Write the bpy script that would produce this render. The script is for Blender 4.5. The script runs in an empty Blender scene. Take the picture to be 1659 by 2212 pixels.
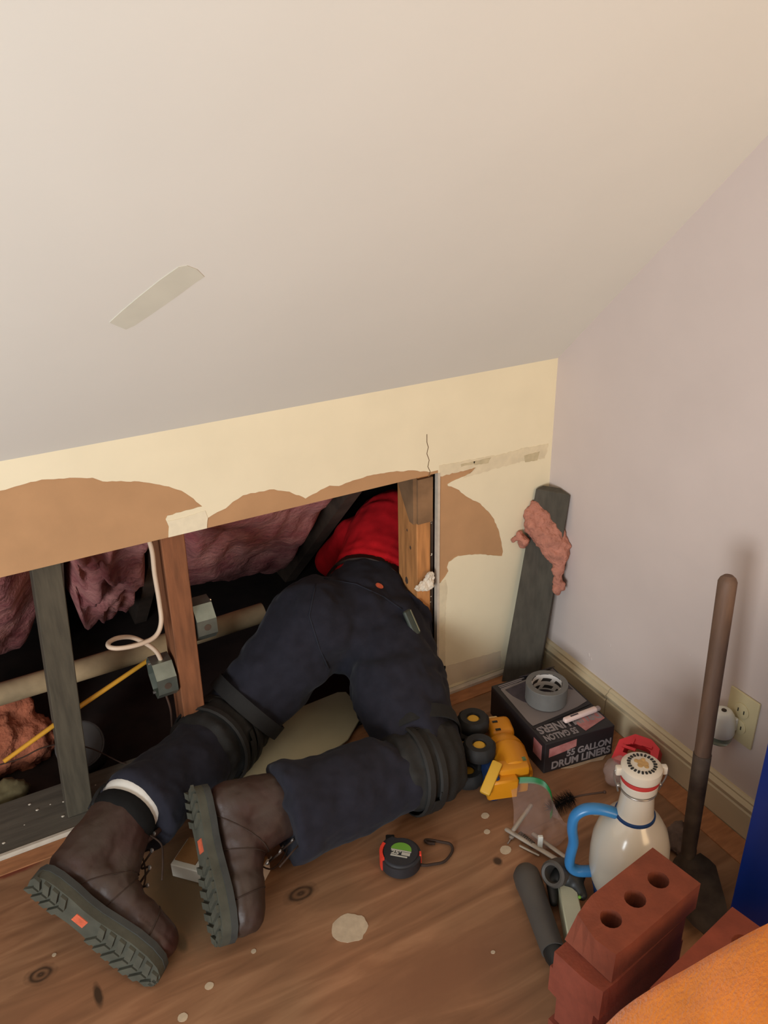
import bpy, bmesh, math, random
from mathutils import Vector, Matrix, noise
import numpy as np
random.seed(7)
C = bpy.context.scene.collection
S = bpy.context.scene

# ---------------------------------------------------------------- camera
FPX = 1813.06
CAMP = Vector((-1.23793, -1.48476, 1.3775))
RIGHT = Vector((0.881039, -0.472528, -0.022060))
UP = Vector((0.223662, 0.375024, 0.899629))
FWD = Vector((0.416827, 0.797543, -0.436097))
cd = bpy.data.cameras.new('camera'); cam = bpy.data.objects.new('camera', cd); C.objects.link(cam)
cd.sensor_fit = 'HORIZONTAL'; cd.sensor_width = 36.0; cd.lens = 36.0 * FPX / 1659.0
cd.clip_start = 0.02
m = Matrix((RIGHT, UP, -FWD)).transposed().to_4x4(); m.translation = CAMP
cam.matrix_world = m
S.camera = cam

# ---------------------------------------------------------------- light
S.view_settings.view_transform = 'Standard'; S.view_settings.look = 'None'
S.view_settings.gamma = 1.0; S.view_settings.use_curve_mapping = False
S.view_settings.exposure = -0.06
w = bpy.data.worlds.new('world'); S.world = w; w.use_nodes = True
w.node_tree.nodes['Background'].inputs[0].default_value = (0.95, 0.93, 1.0, 1)
w.node_tree.nodes['Background'].inputs[1].default_value = 0.14

def area(name, loc, target, sx, sy, power, col):
    l = bpy.data.lights.new(name, 'AREA'); l.shape = 'RECTANGLE'; l.size = sx; l.size_y = sy
    l.energy = power; l.color = col
    o = bpy.data.objects.new(name, l); C.objects.link(o); o.location = loc
    o.rotation_euler = (Vector(target) - Vector(loc)).to_track_quat('-Z', 'Y').to_euler()
    return o
area('window_daylight', (-2.9, -2.3, 0.85), (-0.9, -0.5, 1.5), 1.1, 1.1, 84, (0.88, 0.95, 1.0))
area('room_lamp', (-0.12, -2.2, 0.95), (-0.05, -0.4, 1.35), 0.8, 0.8, 17, (1.0, 0.69, 0.38))

sl = bpy.data.lights.new('table_lamp', 'SPOT'); sl.energy = 11; sl.color = (1.0, 0.74, 0.40); sl.spot_size = math.radians(44); sl.spot_blend = 0.9; sl.shadow_soft_size = 0.08
so = bpy.data.objects.new('table_lamp', sl); C.objects.link(so); so.location = (-0.35, -1.75, 1.55)
so.rotation_euler = (Vector((-0.66, -1.18, 0.60)) - Vector((-0.35, -1.75, 1.55))).to_track_quat('-Z', 'Y').to_euler()

# ---------------------------------------------------------------- helpers
def ray(x, y):
    return FWD + RIGHT * ((x - 829.5) / FPX) - UP * ((y - 1106.0) / FPX)
def at(x, y, axis, val):
    d = ray(x, y); t = (val - CAMP[axis]) / d[axis]; return CAMP + d * t
def fl(x, y, z=0.0): return at(x, y, 2, z)
def wl(x, y, v=0.0): return at(x, y, 1, v)
def slope(x, y, off=0.0):
    d = ray(x, y); t = (0.845 - off - CAMP[1] - CAMP[2]) / (d[1] + d[2]); return CAMP + d * t
def dp(x, y, d): return CAMP + ray(x, y) * d

def lin(c): return c / 12.92 if c <= 0.04045 else ((c + 0.055) / 1.055) ** 2.4
def rgb(r, g, b): return tuple(lin(v / 255.0) for v in (r, g, b))

MATS = {}
def mat(name, col, rough=0.7, var=0.12, scale=30.0, bump=0.15, bscale=None, metal=0.0, stretch=(1, 1, 1), dist=0.001, detail=4.0, spec=0.4, trans=0.0, sheen=0.0, col2=None, lo=0.3, hi=0.7):
    if name in MATS: return MATS[name]
    m = bpy.data.materials.new(name); m.use_nodes = True; nt = m.node_tree; N = nt.nodes; L = nt.links
    b = N['Principled BSDF']; b.inputs['Roughness'].default_value = rough; b.inputs['Metallic'].default_value = metal
    b.inputs['Specular IOR Level'].default_value = spec
    if trans: b.inputs['Transmission Weight'].default_value = trans
    if sheen: b.inputs['Sheen Weight'].default_value = sheen
    tc = N.new('ShaderNodeTexCoord'); mp = N.new('ShaderNodeMapping'); mp.inputs['Scale'].default_value = stretch
    L.new(tc.outputs['Object'], mp.inputs['Vector'])
    nz = N.new('ShaderNodeTexNoise'); nz.inputs['Scale'].default_value = scale; nz.inputs['Detail'].default_value = detail
    L.new(mp.outputs[0], nz.inputs['Vector'])
    cr = N.new('ShaderNodeValToRGB'); cr.color_ramp.elements[0].position = lo; cr.color_ramp.elements[1].position = hi
    c1 = tuple(max(0, v * (1 - var)) for v in col); c2 = col2 if col2 else tuple(min(1, v * (1 + var)) for v in col)
    if col2: c1 = col
    cr.color_ramp.elements[0].color = c1 + (1,); cr.color_ramp.elements[1].color = c2 + (1,)
    L.new(nz.outputs['Fac'], cr.inputs[0]); L.new(cr.outputs[0], b.inputs['Base Color'])
    if bump:
        n2 = N.new('ShaderNodeTexNoise'); n2.inputs['Scale'].default_value = bscale or scale * 3; n2.inputs['Detail'].default_value = 3
        L.new(mp.outputs[0], n2.inputs['Vector'])
        bp = N.new('ShaderNodeBump'); bp.inputs['Strength'].default_value = bump; bp.inputs['Distance'].default_value = dist
        L.new(n2.outputs['Fac'], bp.inputs['Height']); L.new(bp.outputs[0], b.inputs['Normal'])
    MATS[name] = m; return m

ORG = {}
def _org(parent): return ORG.get(parent.name, Vector((0, 0, 0))) if parent else Vector((0, 0, 0))
def tag(o, label=None, cat=None, group=None, kind=None):
    if label: o['label'] = label
    if cat: o['category'] = cat
    if group: o['group'] = group
    if kind: o['kind'] = kind
    return o
def thing(name, loc, label, cat, group=None):
    o = bpy.data.objects.new(name, None); C.objects.link(o); o.location = loc; o.empty_display_size = 0.05
    ORG[o.name] = Vector(loc); return tag(o, label, cat, group)
def put(name, bm, m, parent=None, loc=None, smooth=False, label=None, kind=None):
    """bm is in world coordinates; link it as ONE mesh object"""
    org = _org(parent) if parent else Vector(loc or (0, 0, 0))
    me = bpy.data.meshes.new(name)
    bmesh.ops.recalc_face_normals(bm, faces=bm.faces[:])
    bm.to_mesh(me); bm.free()
    me.transform(Matrix.Translation(-org))
    if smooth:
        for p in me.polygons: p.use_smooth = True
        if smooth == 'auto':
            try: me.set_sharp_from_angle(angle=math.radians(38))
            except Exception: pass
    for mm in (m if isinstance(m, (list, tuple)) else [m]): me.materials.append(mm)
    o = bpy.data.objects.new(name, me); C.objects.link(o)
    if parent: o.parent = parent
    else: o.location = org
    ORG[o.name] = org
    if label: o['label'] = label
    if kind: o['kind'] = kind
    return o

def B(): return bmesh.new()
def box(bm, lo, hi, M=None, bev=0.0, seg=1):
    r = bmesh.ops.create_cube(bm, size=1.0); vs = r['verts']
    lo = Vector(lo); hi = Vector(hi); c = (lo + hi) / 2; s = hi - lo
    for v in vs: v.co = Vector((v.co.x * s.x, v.co.y * s.y, v.co.z * s.z)) + c
    if bev:
        es = list({e for v in vs for e in v.link_edges})
        r2 = bmesh.ops.bevel(bm, geom=es, offset=bev, segments=seg, affect='EDGES', profile=0.5)
        vs = list({v for v in r2['verts']} | {v for v in vs if v.is_valid})
    if M is not None:
        for v in vs: v.co = M @ v.co
    return vs
def tube(bm, pts, radii, n=12, cap=True, squash=None):
    """swept tube; radii one value or list; squash = (normal vector, factor) flattens along a direction"""
    pts = [Vector(p) for p in pts]
    if not isinstance(radii, (list, tuple)): radii = [radii] * len(pts)
    t0 = (pts[1] - pts[0]).normalized(); ref = Vector((0, 0, 1)) if abs(t0.z) < 0.9 else Vector((1, 0, 0))
    u = t0.cross(ref).normalized(); rings = []
    for i, p in enumerate(pts):
        if i == 0: t = t0
        elif i == len(pts) - 1: t = (pts[i] - pts[i - 1]).normalized()
        else:
            t = (pts[i + 1] - pts[i]).normalized() + (pts[i] - pts[i - 1]).normalized()
            t = t.normalized() if t.length > 1e-6 else t0
        u = (u - t * u.dot(t)).normalized(); v = t.cross(u)
        ring = []
        for k in range(n):
            a = 2 * math.pi * k / n; d = u * math.cos(a) + v * math.sin(a)
            if squash: nn = Vector(squash[0]); d = d - nn * d.dot(nn) * (1 - squash[1])
            ring.append(bm.verts.new(p + d * radii[i]))
        rings.append(ring)
    for a, b in zip(rings, rings[1:]):
        for k in range(n): bm.faces.new((a[k], a[(k + 1) % n], b[(k + 1) % n], b[k]))
    if cap: bm.faces.new(rings[0][::-1]); bm.faces.new(rings[-1])
    return rings
def smooth_path(pts, k=6):
    pts = [Vector(p) for p in pts]; P = [pts[0]] + pts + [pts[-1]]; out = []
    for i in range(1, len(P) - 2):
        for j in range(k):
            t = j / k; a, b, c, d = P[i - 1:i + 3]
            out.append(0.5 * ((2 * b) + (c - a) * t + (2 * a - 5 * b + 4 * c - d) * t * t + (3 * b - a - 3 * c + d) * t ** 3))
    out.append(pts[-1]); return out
def lathe(bm, prof, origin, axis=(0, 0, 1), n=32, cap=True):
    ax = Vector(axis).normalized(); ref = Vector((1, 0, 0)) if abs(ax.x) < 0.9 else Vector((0, 1, 0))
    u = ax.cross(ref).normalized(); v = ax.cross(u); O = Vector(origin); rings = []
    for r, h in prof:
        rings.append([bm.verts.new(O + ax * h + (u * math.cos(2 * math.pi * k / n) + v * math.sin(2 * math.pi * k / n)) * max(r, 1e-4)) for k in range(n)])
    for a, b in zip(rings, rings[1:]):
        for k in range(n): bm.faces.new((a[k], a[(k + 1) % n], b[(k + 1) % n], b[k]))
    if cap: bm.faces.new(rings[0][::-1]); bm.faces.new(rings[-1])
    return rings
def prism(bm, poly, ext):
    """poly: list of world points (planar), ext: extrusion vector"""
    ext = Vector(ext); a = [bm.verts.new(Vector(p)) for p in poly]; b = [bm.verts.new(Vector(p) + ext) for p in poly]
    f1 = bm.faces.new(a); f2 = bm.faces.new(b[::-1]); n = len(a); f1.normal_update(); f2.normal_update()
    for i in range(n): bm.faces.new((a[(i + 1) % n], a[i], b[i], b[(i + 1) % n]))
    bmesh.ops.triangulate(bm, faces=[f1, f2], ngon_method='EAR_CLIP')
def sph(bm, c, r, scale=(1, 1, 1), M=None, sub=2):
    rr = bmesh.ops.create_icosphere(bm, subdivisions=sub, radius=r)
    for v in rr['verts']:
        co = Vector((v.co.x * scale[0], v.co.y * scale[1], v.co.z * scale[2]))
        if M is not None: co = M @ co
        v.co = co + Vector(c)
def capsule(bm, a, b, ra, rb, k=6):
    a = Vector(a); b = Vector(b)
    tube(bm, [a.lerp(b, i / k) for i in range(k + 1)], [ra + (rb - ra) * i / k for i in range(k + 1)], n=16)
    sph(bm, a, ra); sph(bm, b, rb)
def fuse(bm, voxel, disp=None, iters=4, fac=0.6):
    """union of the shapes in bm -> one smooth continuous surface (returns bmesh, world coordinates)"""
    me = bpy.data.meshes.new('tmp'); bmesh.ops.recalc_face_normals(bm, faces=bm.faces[:]); bm.to_mesh(me); bm.free()
    o = bpy.data.objects.new('tmp', me); C.objects.link(o)
    r = o.modifiers.new('r', 'REMESH'); r.mode = 'VOXEL'; r.voxel_size = voxel
    s = o.modifiers.new('s', 'SMOOTH'); s.iterations = iters; s.factor = fac
    dg = bpy.context.evaluated_depsgraph_get(); dg.update()
    me2 = bpy.data.meshes.new_from_object(o.evaluated_get(dg))
    bpy.data.objects.remove(o); bpy.data.meshes.remove(me)
    b2 = bmesh.new(); b2.from_mesh(me2); bpy.data.meshes.remove(me2); b2.normal_update()
    if disp:
        ds = [(v, disp(v.co, v.normal)) for v in b2.verts]
        for v, d in ds: v.co = v.co + d
    return b2
def frame(org, xd, zd):
    x = Vector(xd).normalized(); z = Vector(zd); z = (z - x * z.dot(x)).normalized(); y = z.cross(x)
    M = Matrix((x, y, z)).transposed().to_4x4(); M.translation = Vector(org); return M
def text(name, s, size, M, m, parent, ext=0.0004, align='LEFT', sx=1.0, kind=None):
    cu = bpy.data.curves.new('t', 'FONT'); cu.body = s; cu.size = size; cu.extrude = ext; cu.align_x = align; cu.offset = size * 0.035
    o = bpy.data.objects.new('t', cu); C.objects.link(o)
    dg = bpy.context.evaluated_depsgraph_get(); dg.update()
    me = bpy.data.meshes.new_from_object(o.evaluated_get(dg)); bpy.data.objects.remove(o)
    bm = bmesh.new(); bm.from_mesh(me); bpy.data.meshes.remove(me)
    for v in bm.verts: v.co = M @ Vector((v.co.x * sx, v.co.y, v.co.z))
    return put(name, bm, m, parent)
def fbm(p, s, o=3):
    return noise.fractal(Vector(p) * s, 1.0, 2.0, o)

# ---------------------------------------------------------------- materials
M_ceil = mat('ceiling_paint', rgb(210, 206, 197), 0.75, 0.015, 5, 0.06, 60)
M_cream = mat('cream_paint', rgb(226, 212, 180), 0.6, 0.03, 9, 0.10, 90)
M_lav = mat('lilac_paint', rgb(200, 184, 175), 0.65, 0.03, 6, 0.08, 80)
M_brownpaper = mat('brown_paper', rgb(176, 134, 94), 0.9, 0.06, 14, 0.12, 200)
M_gyp = mat('gypsum', rgb(190, 175, 156), 0.95, 0.08, 60, 0.4)
M_trim = mat('trim_paint', rgb(190, 172, 140), 0.45, 0.06, 12, 0.08)
M_tapejoint = mat('joint_tape', rgb(212, 196, 164), 0.85, 0.07, 45, 0.3)
M_grey = mat('grey_patch', rgb(196, 192, 176), 0.7, 0.04, 25, 0.05)
M_stud_pine = mat('pine', rgb(180, 122, 70), 0.7, 0.25, 14, 0.15, stretch=(6, 6, 0.8))
M_stud_brown = mat('brown_stud', rgb(124, 76, 46), 0.75, 0.25, 14, 0.2, stretch=(6, 6, 0.8))
M_stud_dark = mat('dark_stud', rgb(74, 66, 52), 0.85, 0.25, 16, 0.3, stretch=(6, 6, 0.8))
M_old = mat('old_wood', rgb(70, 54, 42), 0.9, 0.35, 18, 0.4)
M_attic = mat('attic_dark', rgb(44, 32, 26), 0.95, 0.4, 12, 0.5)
M_plank = mat('grey_plank', rgb(88, 80, 68), 0.85, 0.2, 14, 0.3, stretch=(0.7, 6, 6))
M_timber = mat('weathered_timber', rgb(74, 68, 58), 0.9, 0.18, 20, 0.3, stretch=(4, 4, 1))
M_pink = mat('pink_wool', rgb(140, 72, 74), 1.0, 0.3, 16, 1.0, 60, dist=0.006, detail=8, col2=rgb(180, 122, 114))
M_pink2 = mat('salmon_wool', rgb(176, 116, 96), 1.0, 0.2, 50, 1.0, 160, dist=0.004, detail=8)
M_pink3 = mat('rust_wool', rgb(168, 96, 68), 1.0, 0.3, 25, 1.0, 90, dist=0.005, detail=8)
M_denim = mat('navy_cloth', rgb(36, 35, 42), 0.95, 0.14, 40, 0.25, 700, sheen=0.04, spec=0.12)
M_shirt = mat('red_knit', rgb(196, 22, 30), 0.9, 0.12, 30, 0.3, 500, spec=0.2)
M_belt = mat('dark_leather', rgb(48, 34, 24), 0.6, 0.2, 40, 0.3)
M_pad = mat('black_pad', rgb(28, 26, 23), 0.8, 0.2, 30, 0.4, 250)
M_padol = mat('olive_pad', rgb(31, 28, 24), 0.75, 0.25, 18, 0.4, 150)
M_skin = mat('skin', rgb(190, 140, 115), 0.6, 0.05, 30, 0.1)
M_boot = mat('boot_leather', rgb(56, 30, 25), 0.5, 0.25, 9, 0.5, 120, col2=rgb(64, 53, 44))
M_sole = mat('sole_rubber', rgb(72, 70, 58), 0.85, 0.2, 30, 0.4, 150)
M_welt = mat('welt_rubber', rgb(58, 58, 54), 0.8, 0.2, 30, 0.3)
M_black = mat('black_cloth', rgb(26, 24, 22), 0.85, 0.2, 40, 0.3)
M_white = mat('white_cloth', rgb(226, 222, 212), 0.9, 0.04, 40, 0.5, 300)
M_lace = mat('brown_lace', rgb(52, 36, 26), 0.85, 0.2, 100, 0.2)
M_redtag = mat('red_tag', rgb(214, 60, 40), 0.6, 0.1, 60, 0.1)
M_orangetag = mat('orange_tag', rgb(196, 92, 62), 0.6, 0.2, 90, 0.1)
M_beige = mat('beige_board', rgb(178, 164, 130), 0.8, 0.05, 12, 0.15)
M_galv = mat('galvanised', rgb(140, 146, 134), 0.42, 0.2, 22, 0.2, metal=0.85)
M_cable = mat('white_cable', rgb(198, 174, 150), 0.5, 0.05, 30, 0.05)
M_wire = mat('dull_wire', rgb(74, 54, 44), 0.6, 0.1, 30, 0.1)
M_pipe = mat('lagged_pipe', rgb(158, 134, 100), 0.85, 0.3, 14, 0.5, 60)
M_ystick = mat('yellow_rod', rgb(210, 152, 48), 0.5, 0.08, 30, 0.1)
M_can = mat('dark_can', rgb(64, 58, 54), 0.55, 0.2, 14, 0.2)
M_yellow = mat('toy_yellow', rgb(206, 132, 20), 0.42, 0.05, 12, 0.05)
M_yellow2 = mat('toy_lemon', rgb(196, 148, 42), 0.42, 0.04, 20, 0.05)
M_tyre = mat('toy_tyre', rgb(34, 32, 30), 0.75, 0.2, 30, 0.3)
M_blue_toy = mat('toy_blue', rgb(20, 40, 74), 0.5, 0.1, 20, 0.1)
M_boxblk = mat('carton_black', rgb(36, 31, 32), 0.5, 0.15, 12, 0.05)
M_print_grey = mat('print_grey', rgb(116, 106, 102), 0.5, 0.08, 12, 0.0)
M_print_red = mat('print_pink', rgb(150, 86, 84), 0.5, 0.3, 60, 0.0, col2=rgb(176, 120, 114))
M_print_txt = mat('print_text', rgb(130, 120, 118), 0.5, 0.08, 30, 0.0)
M_print_dark = mat('print_dark', rgb(58, 50, 56), 0.5, 0.3, 50, 0.0)
M_duct = mat('duct_tape', rgb(104, 102, 98), 0.45, 0.06, 60, 0.1, 300, spec=0.5)
M_penpink = mat('pale_pink_plastic', rgb(224, 196, 186), 0.4, 0.03, 20, 0.0)
M_penclear = mat('grey_plastic', rgb(150, 132, 128), 0.4, 0.05, 20, 0.0)
M_red = mat('red_plastic', rgb(204, 44, 52), 0.45, 0.08, 30, 0.05)
M_ceramic = mat('white_ceramic', rgb(196, 186, 170), 0.18, 0.02, 8, 0.0, spec=0.6)
M_blueglaze = mat('blue_glaze', rgb(48, 110, 160), 0.3, 0.06, 20, 0.0)
M_bluering = mat('blue_ring', rgb(44, 78, 132), 0.3, 0.06, 20, 0.0)
M_rubber = mat('red_rubber', rgb(168, 48, 44), 0.6, 0.06, 20, 0.0)
M_gold = mat('gold_print', rgb(170, 134, 82), 0.4, 0.2, 60, 0.0)
M_brick = mat('brick_clay', rgb(116, 58, 38), 0.9, 0.16, 30, 0.5, 220)
M_brick2 = mat('brick_clay_red', rgb(118, 56, 38), 0.9, 0.16, 30, 0.5, 220)
M_handle = mat('ash_handle', rgb(98, 74, 58), 0.65, 0.15, 20, 0.1, stretch=(5, 5, 0.7))
M_iron = mat('rusty_iron', rgb(60, 46, 38), 0.7, 0.35, 25, 0.4, metal=0.1, col2=rgb(92, 78, 66))
M_bluebin = mat('blue_plastic', rgb(10, 52, 148), 0.35, 0.04, 8, 0.03)
M_blanket = mat('orange_fleece', rgb(228, 144, 36), 1.0, 0.1, 20, 0.8, 260, sheen=0.6, dist=0.002)
M_green = mat('green_band', rgb(12, 104, 44), 0.45, 0.1, 30, 0.05)
M_steel = mat('bright_steel', rgb(170, 162, 154), 0.3, 0.1, 30, 0.05, metal=0.8)
M_greypl = mat('charcoal_plastic', rgb(72, 66, 60), 0.6, 0.12, 18, 0.15)
M_blkpl = mat('black_plastic', rgb(26, 25, 23), 0.5, 0.15, 18, 0.1)
M_palegr = mat('pale_green_plastic', rgb(170, 166, 140), 0.55, 0.05, 18, 0.05)
M_tapecase = mat('tape_case', rgb(40, 38, 40), 0.6, 0.12, 25, 0.2)
M_grn = mat('label_green', rgb(100, 148, 50), 0.5, 0.04, 20, 0.0)
M_txtw = mat('label_white', rgb(176, 170, 156), 0.5, 0.04, 20, 0.0)
M_outlet = mat('ivory_plate', rgb(196, 182, 142), 0.4, 0.04, 20, 0.02)
M_freshw = mat('fresh_white', rgb(214, 212, 202), 0.4, 0.02, 20, 0.0)
M_plaster = mat('plaster', rgb(210, 196, 176), 0.95, 0.08, 40, 0.7, 120, dist=0.003)
M_whitewood = mat('white_painted_wood', rgb(236, 230, 214), 0.5, 0.05, 20, 0.08)
M_tanwood = mat('raw_tan_wood', rgb(160, 112, 66), 0.85, 0.12, 30, 0.1)
def clear(name, col, rough, alpha):
    m = bpy.data.materials.new(name); m.use_nodes = True; N = m.node_tree.nodes; L = m.node_tree.links
    b = N['Principled BSDF']; b.inputs['Base Color'].default_value = col + (1,); b.inputs['Roughness'].default_value = rough
    nz = N.new('ShaderNodeTexNoise'); nz.inputs['Scale'].default_value = 40; cr = N.new('ShaderNodeMapRange')
    cr.inputs[3].default_value = alpha * 0.6; cr.inputs[4].default_value = alpha * 1.4
    L.new(nz.outputs['Fac'], cr.inputs[0]); L.new(cr.outputs[0], b.inputs['Alpha'])
    return m
M_bag = clear('clear_film', rgb(200, 170, 160), 0.25, 0.17)
M_bag2 = clear('hazy_film', rgb(196, 170, 160), 0.3, 0.30)
M_glass = mat('green_glass', rgb(190, 205, 190), 0.1, 0.02, 10, 0.0, trans=0.8)

def floor_material():
    m = bpy.data.materials.new('plywood_floor'); m.use_nodes = True; N = m.node_tree.nodes; L = m.node_tree.links
    b = N['Principled BSDF']; b.inputs['Roughness'].default_value = 0.62; b.inputs['Specular IOR Level'].default_value = 0.3
    tc = N.new('ShaderNodeTexCoord'); mp = N.new('ShaderNodeMapping'); mp.inputs['Rotation'].default_value = (0, 0, math.radians(-6))
    mp.inputs['Scale'].default_value = (0.9, 7, 1); L.new(tc.outputs['Object'], mp.inputs[0])
    n1 = N.new('ShaderNodeTexNoise'); n1.inputs['Scale'].default_value = 4; n1.inputs['Detail'].default_value = 6; n1.inputs['Distortion'].default_value = 1.2
    L.new(mp.outputs[0], n1.inputs['Vector'])
    cr = N.new('ShaderNodeValToRGB'); e = cr.color_ramp.elements
    e[0].position = 0.25; e[0].color = rgb(120, 84, 58) + (1,); e[1].position = 0.72; e[1].color = rgb(160, 118, 86) + (1,)
    x = e.new(0.5); x.color = rgb(139, 99, 70) + (1,)
    L.new(n1.outputs['Fac'], cr.inputs[0])
    # large worn patches
    n2 = N.new('ShaderNodeTexNoise'); n2.inputs['Scale'].default_value = 3.0; n2.inputs['Detail'].default_value = 3
    L.new(tc.outputs['Object'], n2.inputs['Vector'])
    c2 = N.new('ShaderNodeValToRGB'); c2.color_ramp.elements[0].position = 0.35; c2.color_ramp.elements[1].position = 0.7
    c2.color_ramp.elements[0].color = (0.80, 0.82, 0.80, 1); c2.color_ramp.elements[1].color = (1.1, 1.0, 0.95, 1)
    L.new(n2.outputs['Fac'], c2.inputs[0])
    mx = N.new('ShaderNodeMixRGB'); mx.blend_type = 'MULTIPLY'; mx.inputs[0].default_value = 1
    L.new(cr.outputs[0], mx.inputs[1]); L.new(c2.outputs[0], mx.inputs[2])
    last = mx.outputs[0]
    def spot(px, py, rx, ry, col, soft=0.3, ring=False):
        nonlocal last
        c = fl(px, py)
        mm = N.new('ShaderNodeMapping'); mm.vector_type = 'POINT'
        mm.inputs['Location'].default_value = (-c.x / rx, -c.y / ry, 0); mm.inputs['Scale'].default_value = (1 / rx, 1 / ry, 0)
        L.new(tc.outputs['Object'], mm.inputs[0])
        nn = N.new('ShaderNodeTexNoise'); nn.inputs['Scale'].default_value = 60; L.new(tc.outputs['Object'], nn.inputs['Vector'])
        ln = N.new('ShaderNodeVectorMath'); ln.operation = 'LENGTH'; L.new(mm.outputs[0], ln.inputs[0])
        ad = N.new('ShaderNodeMath'); ad.operation = 'MULTIPLY_ADD'; ad.inputs[1].default_value = 0.5
        L.new(nn.outputs['Fac'], ad.inputs[0]); L.new(ln.outputs['Value'], ad.inputs[2])
        mr = N.new('ShaderNodeMapRange'); mr.inputs[1].default_value = 1.25 - soft; mr.inputs[2].default_value = 1.25 + soft
        mr.inputs[3].default_value = 1; mr.inputs[4].default_value = 0
        L.new(ad.outputs[0], mr.inputs[0])
        fac = mr.outputs[0]
        if ring:
            wv = N.new('ShaderNodeMath'); wv.operation = 'SINE'; k = N.new('ShaderNodeMath'); k.operation = 'MULTIPLY'; k.inputs[1].default_value = 11
            L.new(ln.outputs['Value'], k.inputs[0]); L.new(k.outputs[0], wv.inputs[0])
            r2 = N.new('ShaderNodeMapRange'); r2.inputs[1].default_value = -1; r2.inputs[3].default_value = 0.45; r2.inputs[4].default_value = 1
            L.new(wv.outputs[0], r2.inputs[0]); mu = N.new('ShaderNodeMath'); mu.operation = 'MULTIPLY'
            L.new(fac, mu.inputs[0]); L.new(r2.outputs[0], mu.inputs[1]); fac = mu.outputs[0]
        mi = N.new('ShaderNodeMixRGB'); L.new(fac, mi.inputs[0]); L.new(last, mi.inputs[1]); mi.inputs[2].default_value = col + (1,)
        last = mi.outputs[0]
    dk = rgb(64, 44, 28)
    spot(88, 2105, 0.024, 0.017, dk, ring=True); spot(650, 1930, 0.030, 0.018, dk, ring=True); spot(212, 2150, 0.007, 0.022, dk)
    spot(392, 2035, 0.010, 0.02, dk); spot(1075, 1860, 0.008, 0.01, dk); spot(30, 1880, 0.05, 0.012, rgb(110, 54, 36))
    spot(400, 1930, 0.10, 0.12, rgb(112, 90, 64), soft=0.5); spot(960, 2100, 0.16, 0.05, rgb(124, 84, 58), soft=0.6)
    L.new(last, b.inputs['Base Color'])
    bp = N.new('ShaderNodeBump'); bp.inputs['Strength'].default_value = 0.25; bp.inputs['Distance'].default_value = 0.001
    L.new(n1.outputs['Fac'], bp.inputs['Height']); L.new(bp.outputs[0], b.inputs['Normal'])
    return m
M_floor = floor_material()
M_strip = mat('raw_floor_edge', rgb(158, 104, 66), 0.75, 0.2, 20, 0.25, stretch=(1, 5, 1))

# ================================================================ SETTING
XL, YB = -3.2, -3.6
GX0, GX1 = -0.3215, -0.333       # gap beside the pine stud
bm = B(); box(bm, (XL, YB, -0.04), (0.1, 0.0, 0.0)); put('floor', bm, M_floor, kind='structure')
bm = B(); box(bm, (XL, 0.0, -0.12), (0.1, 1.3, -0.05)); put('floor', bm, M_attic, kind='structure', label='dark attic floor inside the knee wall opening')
# sloped ceiling (45 degrees) then flat
bm = B(); prism(bm, [(XL, 0.02, 0.825), (XL, -1.455, 2.30), (XL, YB, 2.30), (XL, YB, 2.34), (XL, -1.44, 2.34), (XL, 0.02, 0.865)], (0.1 - XL, 0, 0)); put('ceiling', bm, M_ceil, kind='structure')
# right wall
bm = B(); box(bm, (0.0, YB, -0.12), (0.08, 1.3, 2.4)); wr = put('wall_right', bm, M_lav, kind='structure')
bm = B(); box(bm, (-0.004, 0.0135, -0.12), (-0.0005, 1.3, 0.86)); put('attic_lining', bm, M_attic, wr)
# plaster nibs on right wall
bm = B()
for (px, py, s) in ((1272, 1415, .004), (1277, 1424, .003), (1318, 1394, .003), (1490, 1415, .002)):
    c = at(px, py, 0, 0.0); sph(bm, c, s, (0.3, 1, 2), sub=1)
put('scuff', bm, M_lav, wr)
# roof of the attic behind the knee wall
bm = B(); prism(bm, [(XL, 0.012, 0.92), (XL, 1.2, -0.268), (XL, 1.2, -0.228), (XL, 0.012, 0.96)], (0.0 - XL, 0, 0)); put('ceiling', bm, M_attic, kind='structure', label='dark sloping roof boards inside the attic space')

# knee wall: brown paper faced board with torn cream skin on it
ZC = 0.628   # cut height
ZT = 0.845
wb = bpy.data.objects.new('wall_back', None); C.objects.link(wb); ORG['wall_back'] = Vector((0, 0, 0)); wb['kind'] = 'structure'
bm = B(); box(bm, (XL, 0.0015, ZC), (GX0, 0.013, ZT + 0.01)); put('board_core', bm, M_brownpaper, wb)
bm = B(); box(bm, (GX0, 0.0015, 0.012), (0.0, 0.013, ZT + 0.01)); put('board_core', bm, M_brownpaper, wb)
def wpoly(pts): 
    out = []
    for q in pts:
        if len(q) == 3: out.append(Vector((q[0], 0.0, q[2])))
        else: v = wl(*q); out.append(Vector((v.x, 0.0, v.z)))
    return out
def jag(pts, amp=0.0012, step=0.008):
    out = []
    for a, b in zip(pts, pts[1:]):
        n = max(1, int((b - a).length / step))
        for i in range(n):
            p = a.lerp(b, i / n); k = 0 if i == 0 else amp
            out.append(Vector((p.x + random.uniform(-k, k), p.y, p.z + random.uniform(-k, k))))
    out.append(pts[-1]); return out
edge = [(0, 1060), (55, 1045), (90, 1036), (150, 1032), (200, 1032), (222, 1040), (300, 1040), (345, 1047), (392, 1060), (418, 1077), (437, 1094), (410, 1101), (362, 1114), (358, 1122), (365, 1138), (364, 1161)]
edge2 = [(447, 1141), (449, 1119), (470, 1106), (488, 1098), (503, 1084), (525, 1070), (560, 1062), (592, 1057), (625, 1062), (660, 1077), (700, 1055), (712, 1049), (732, 1050), (762, 1038), (800, 1027), (850, 1019), (895, 1016), (928, 1020)]
tl = [Vector((XL, 0, 0.70)), Vector((-2.2, 0, 0.72)), Vector((-1.6, 0, 0.735))]
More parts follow.
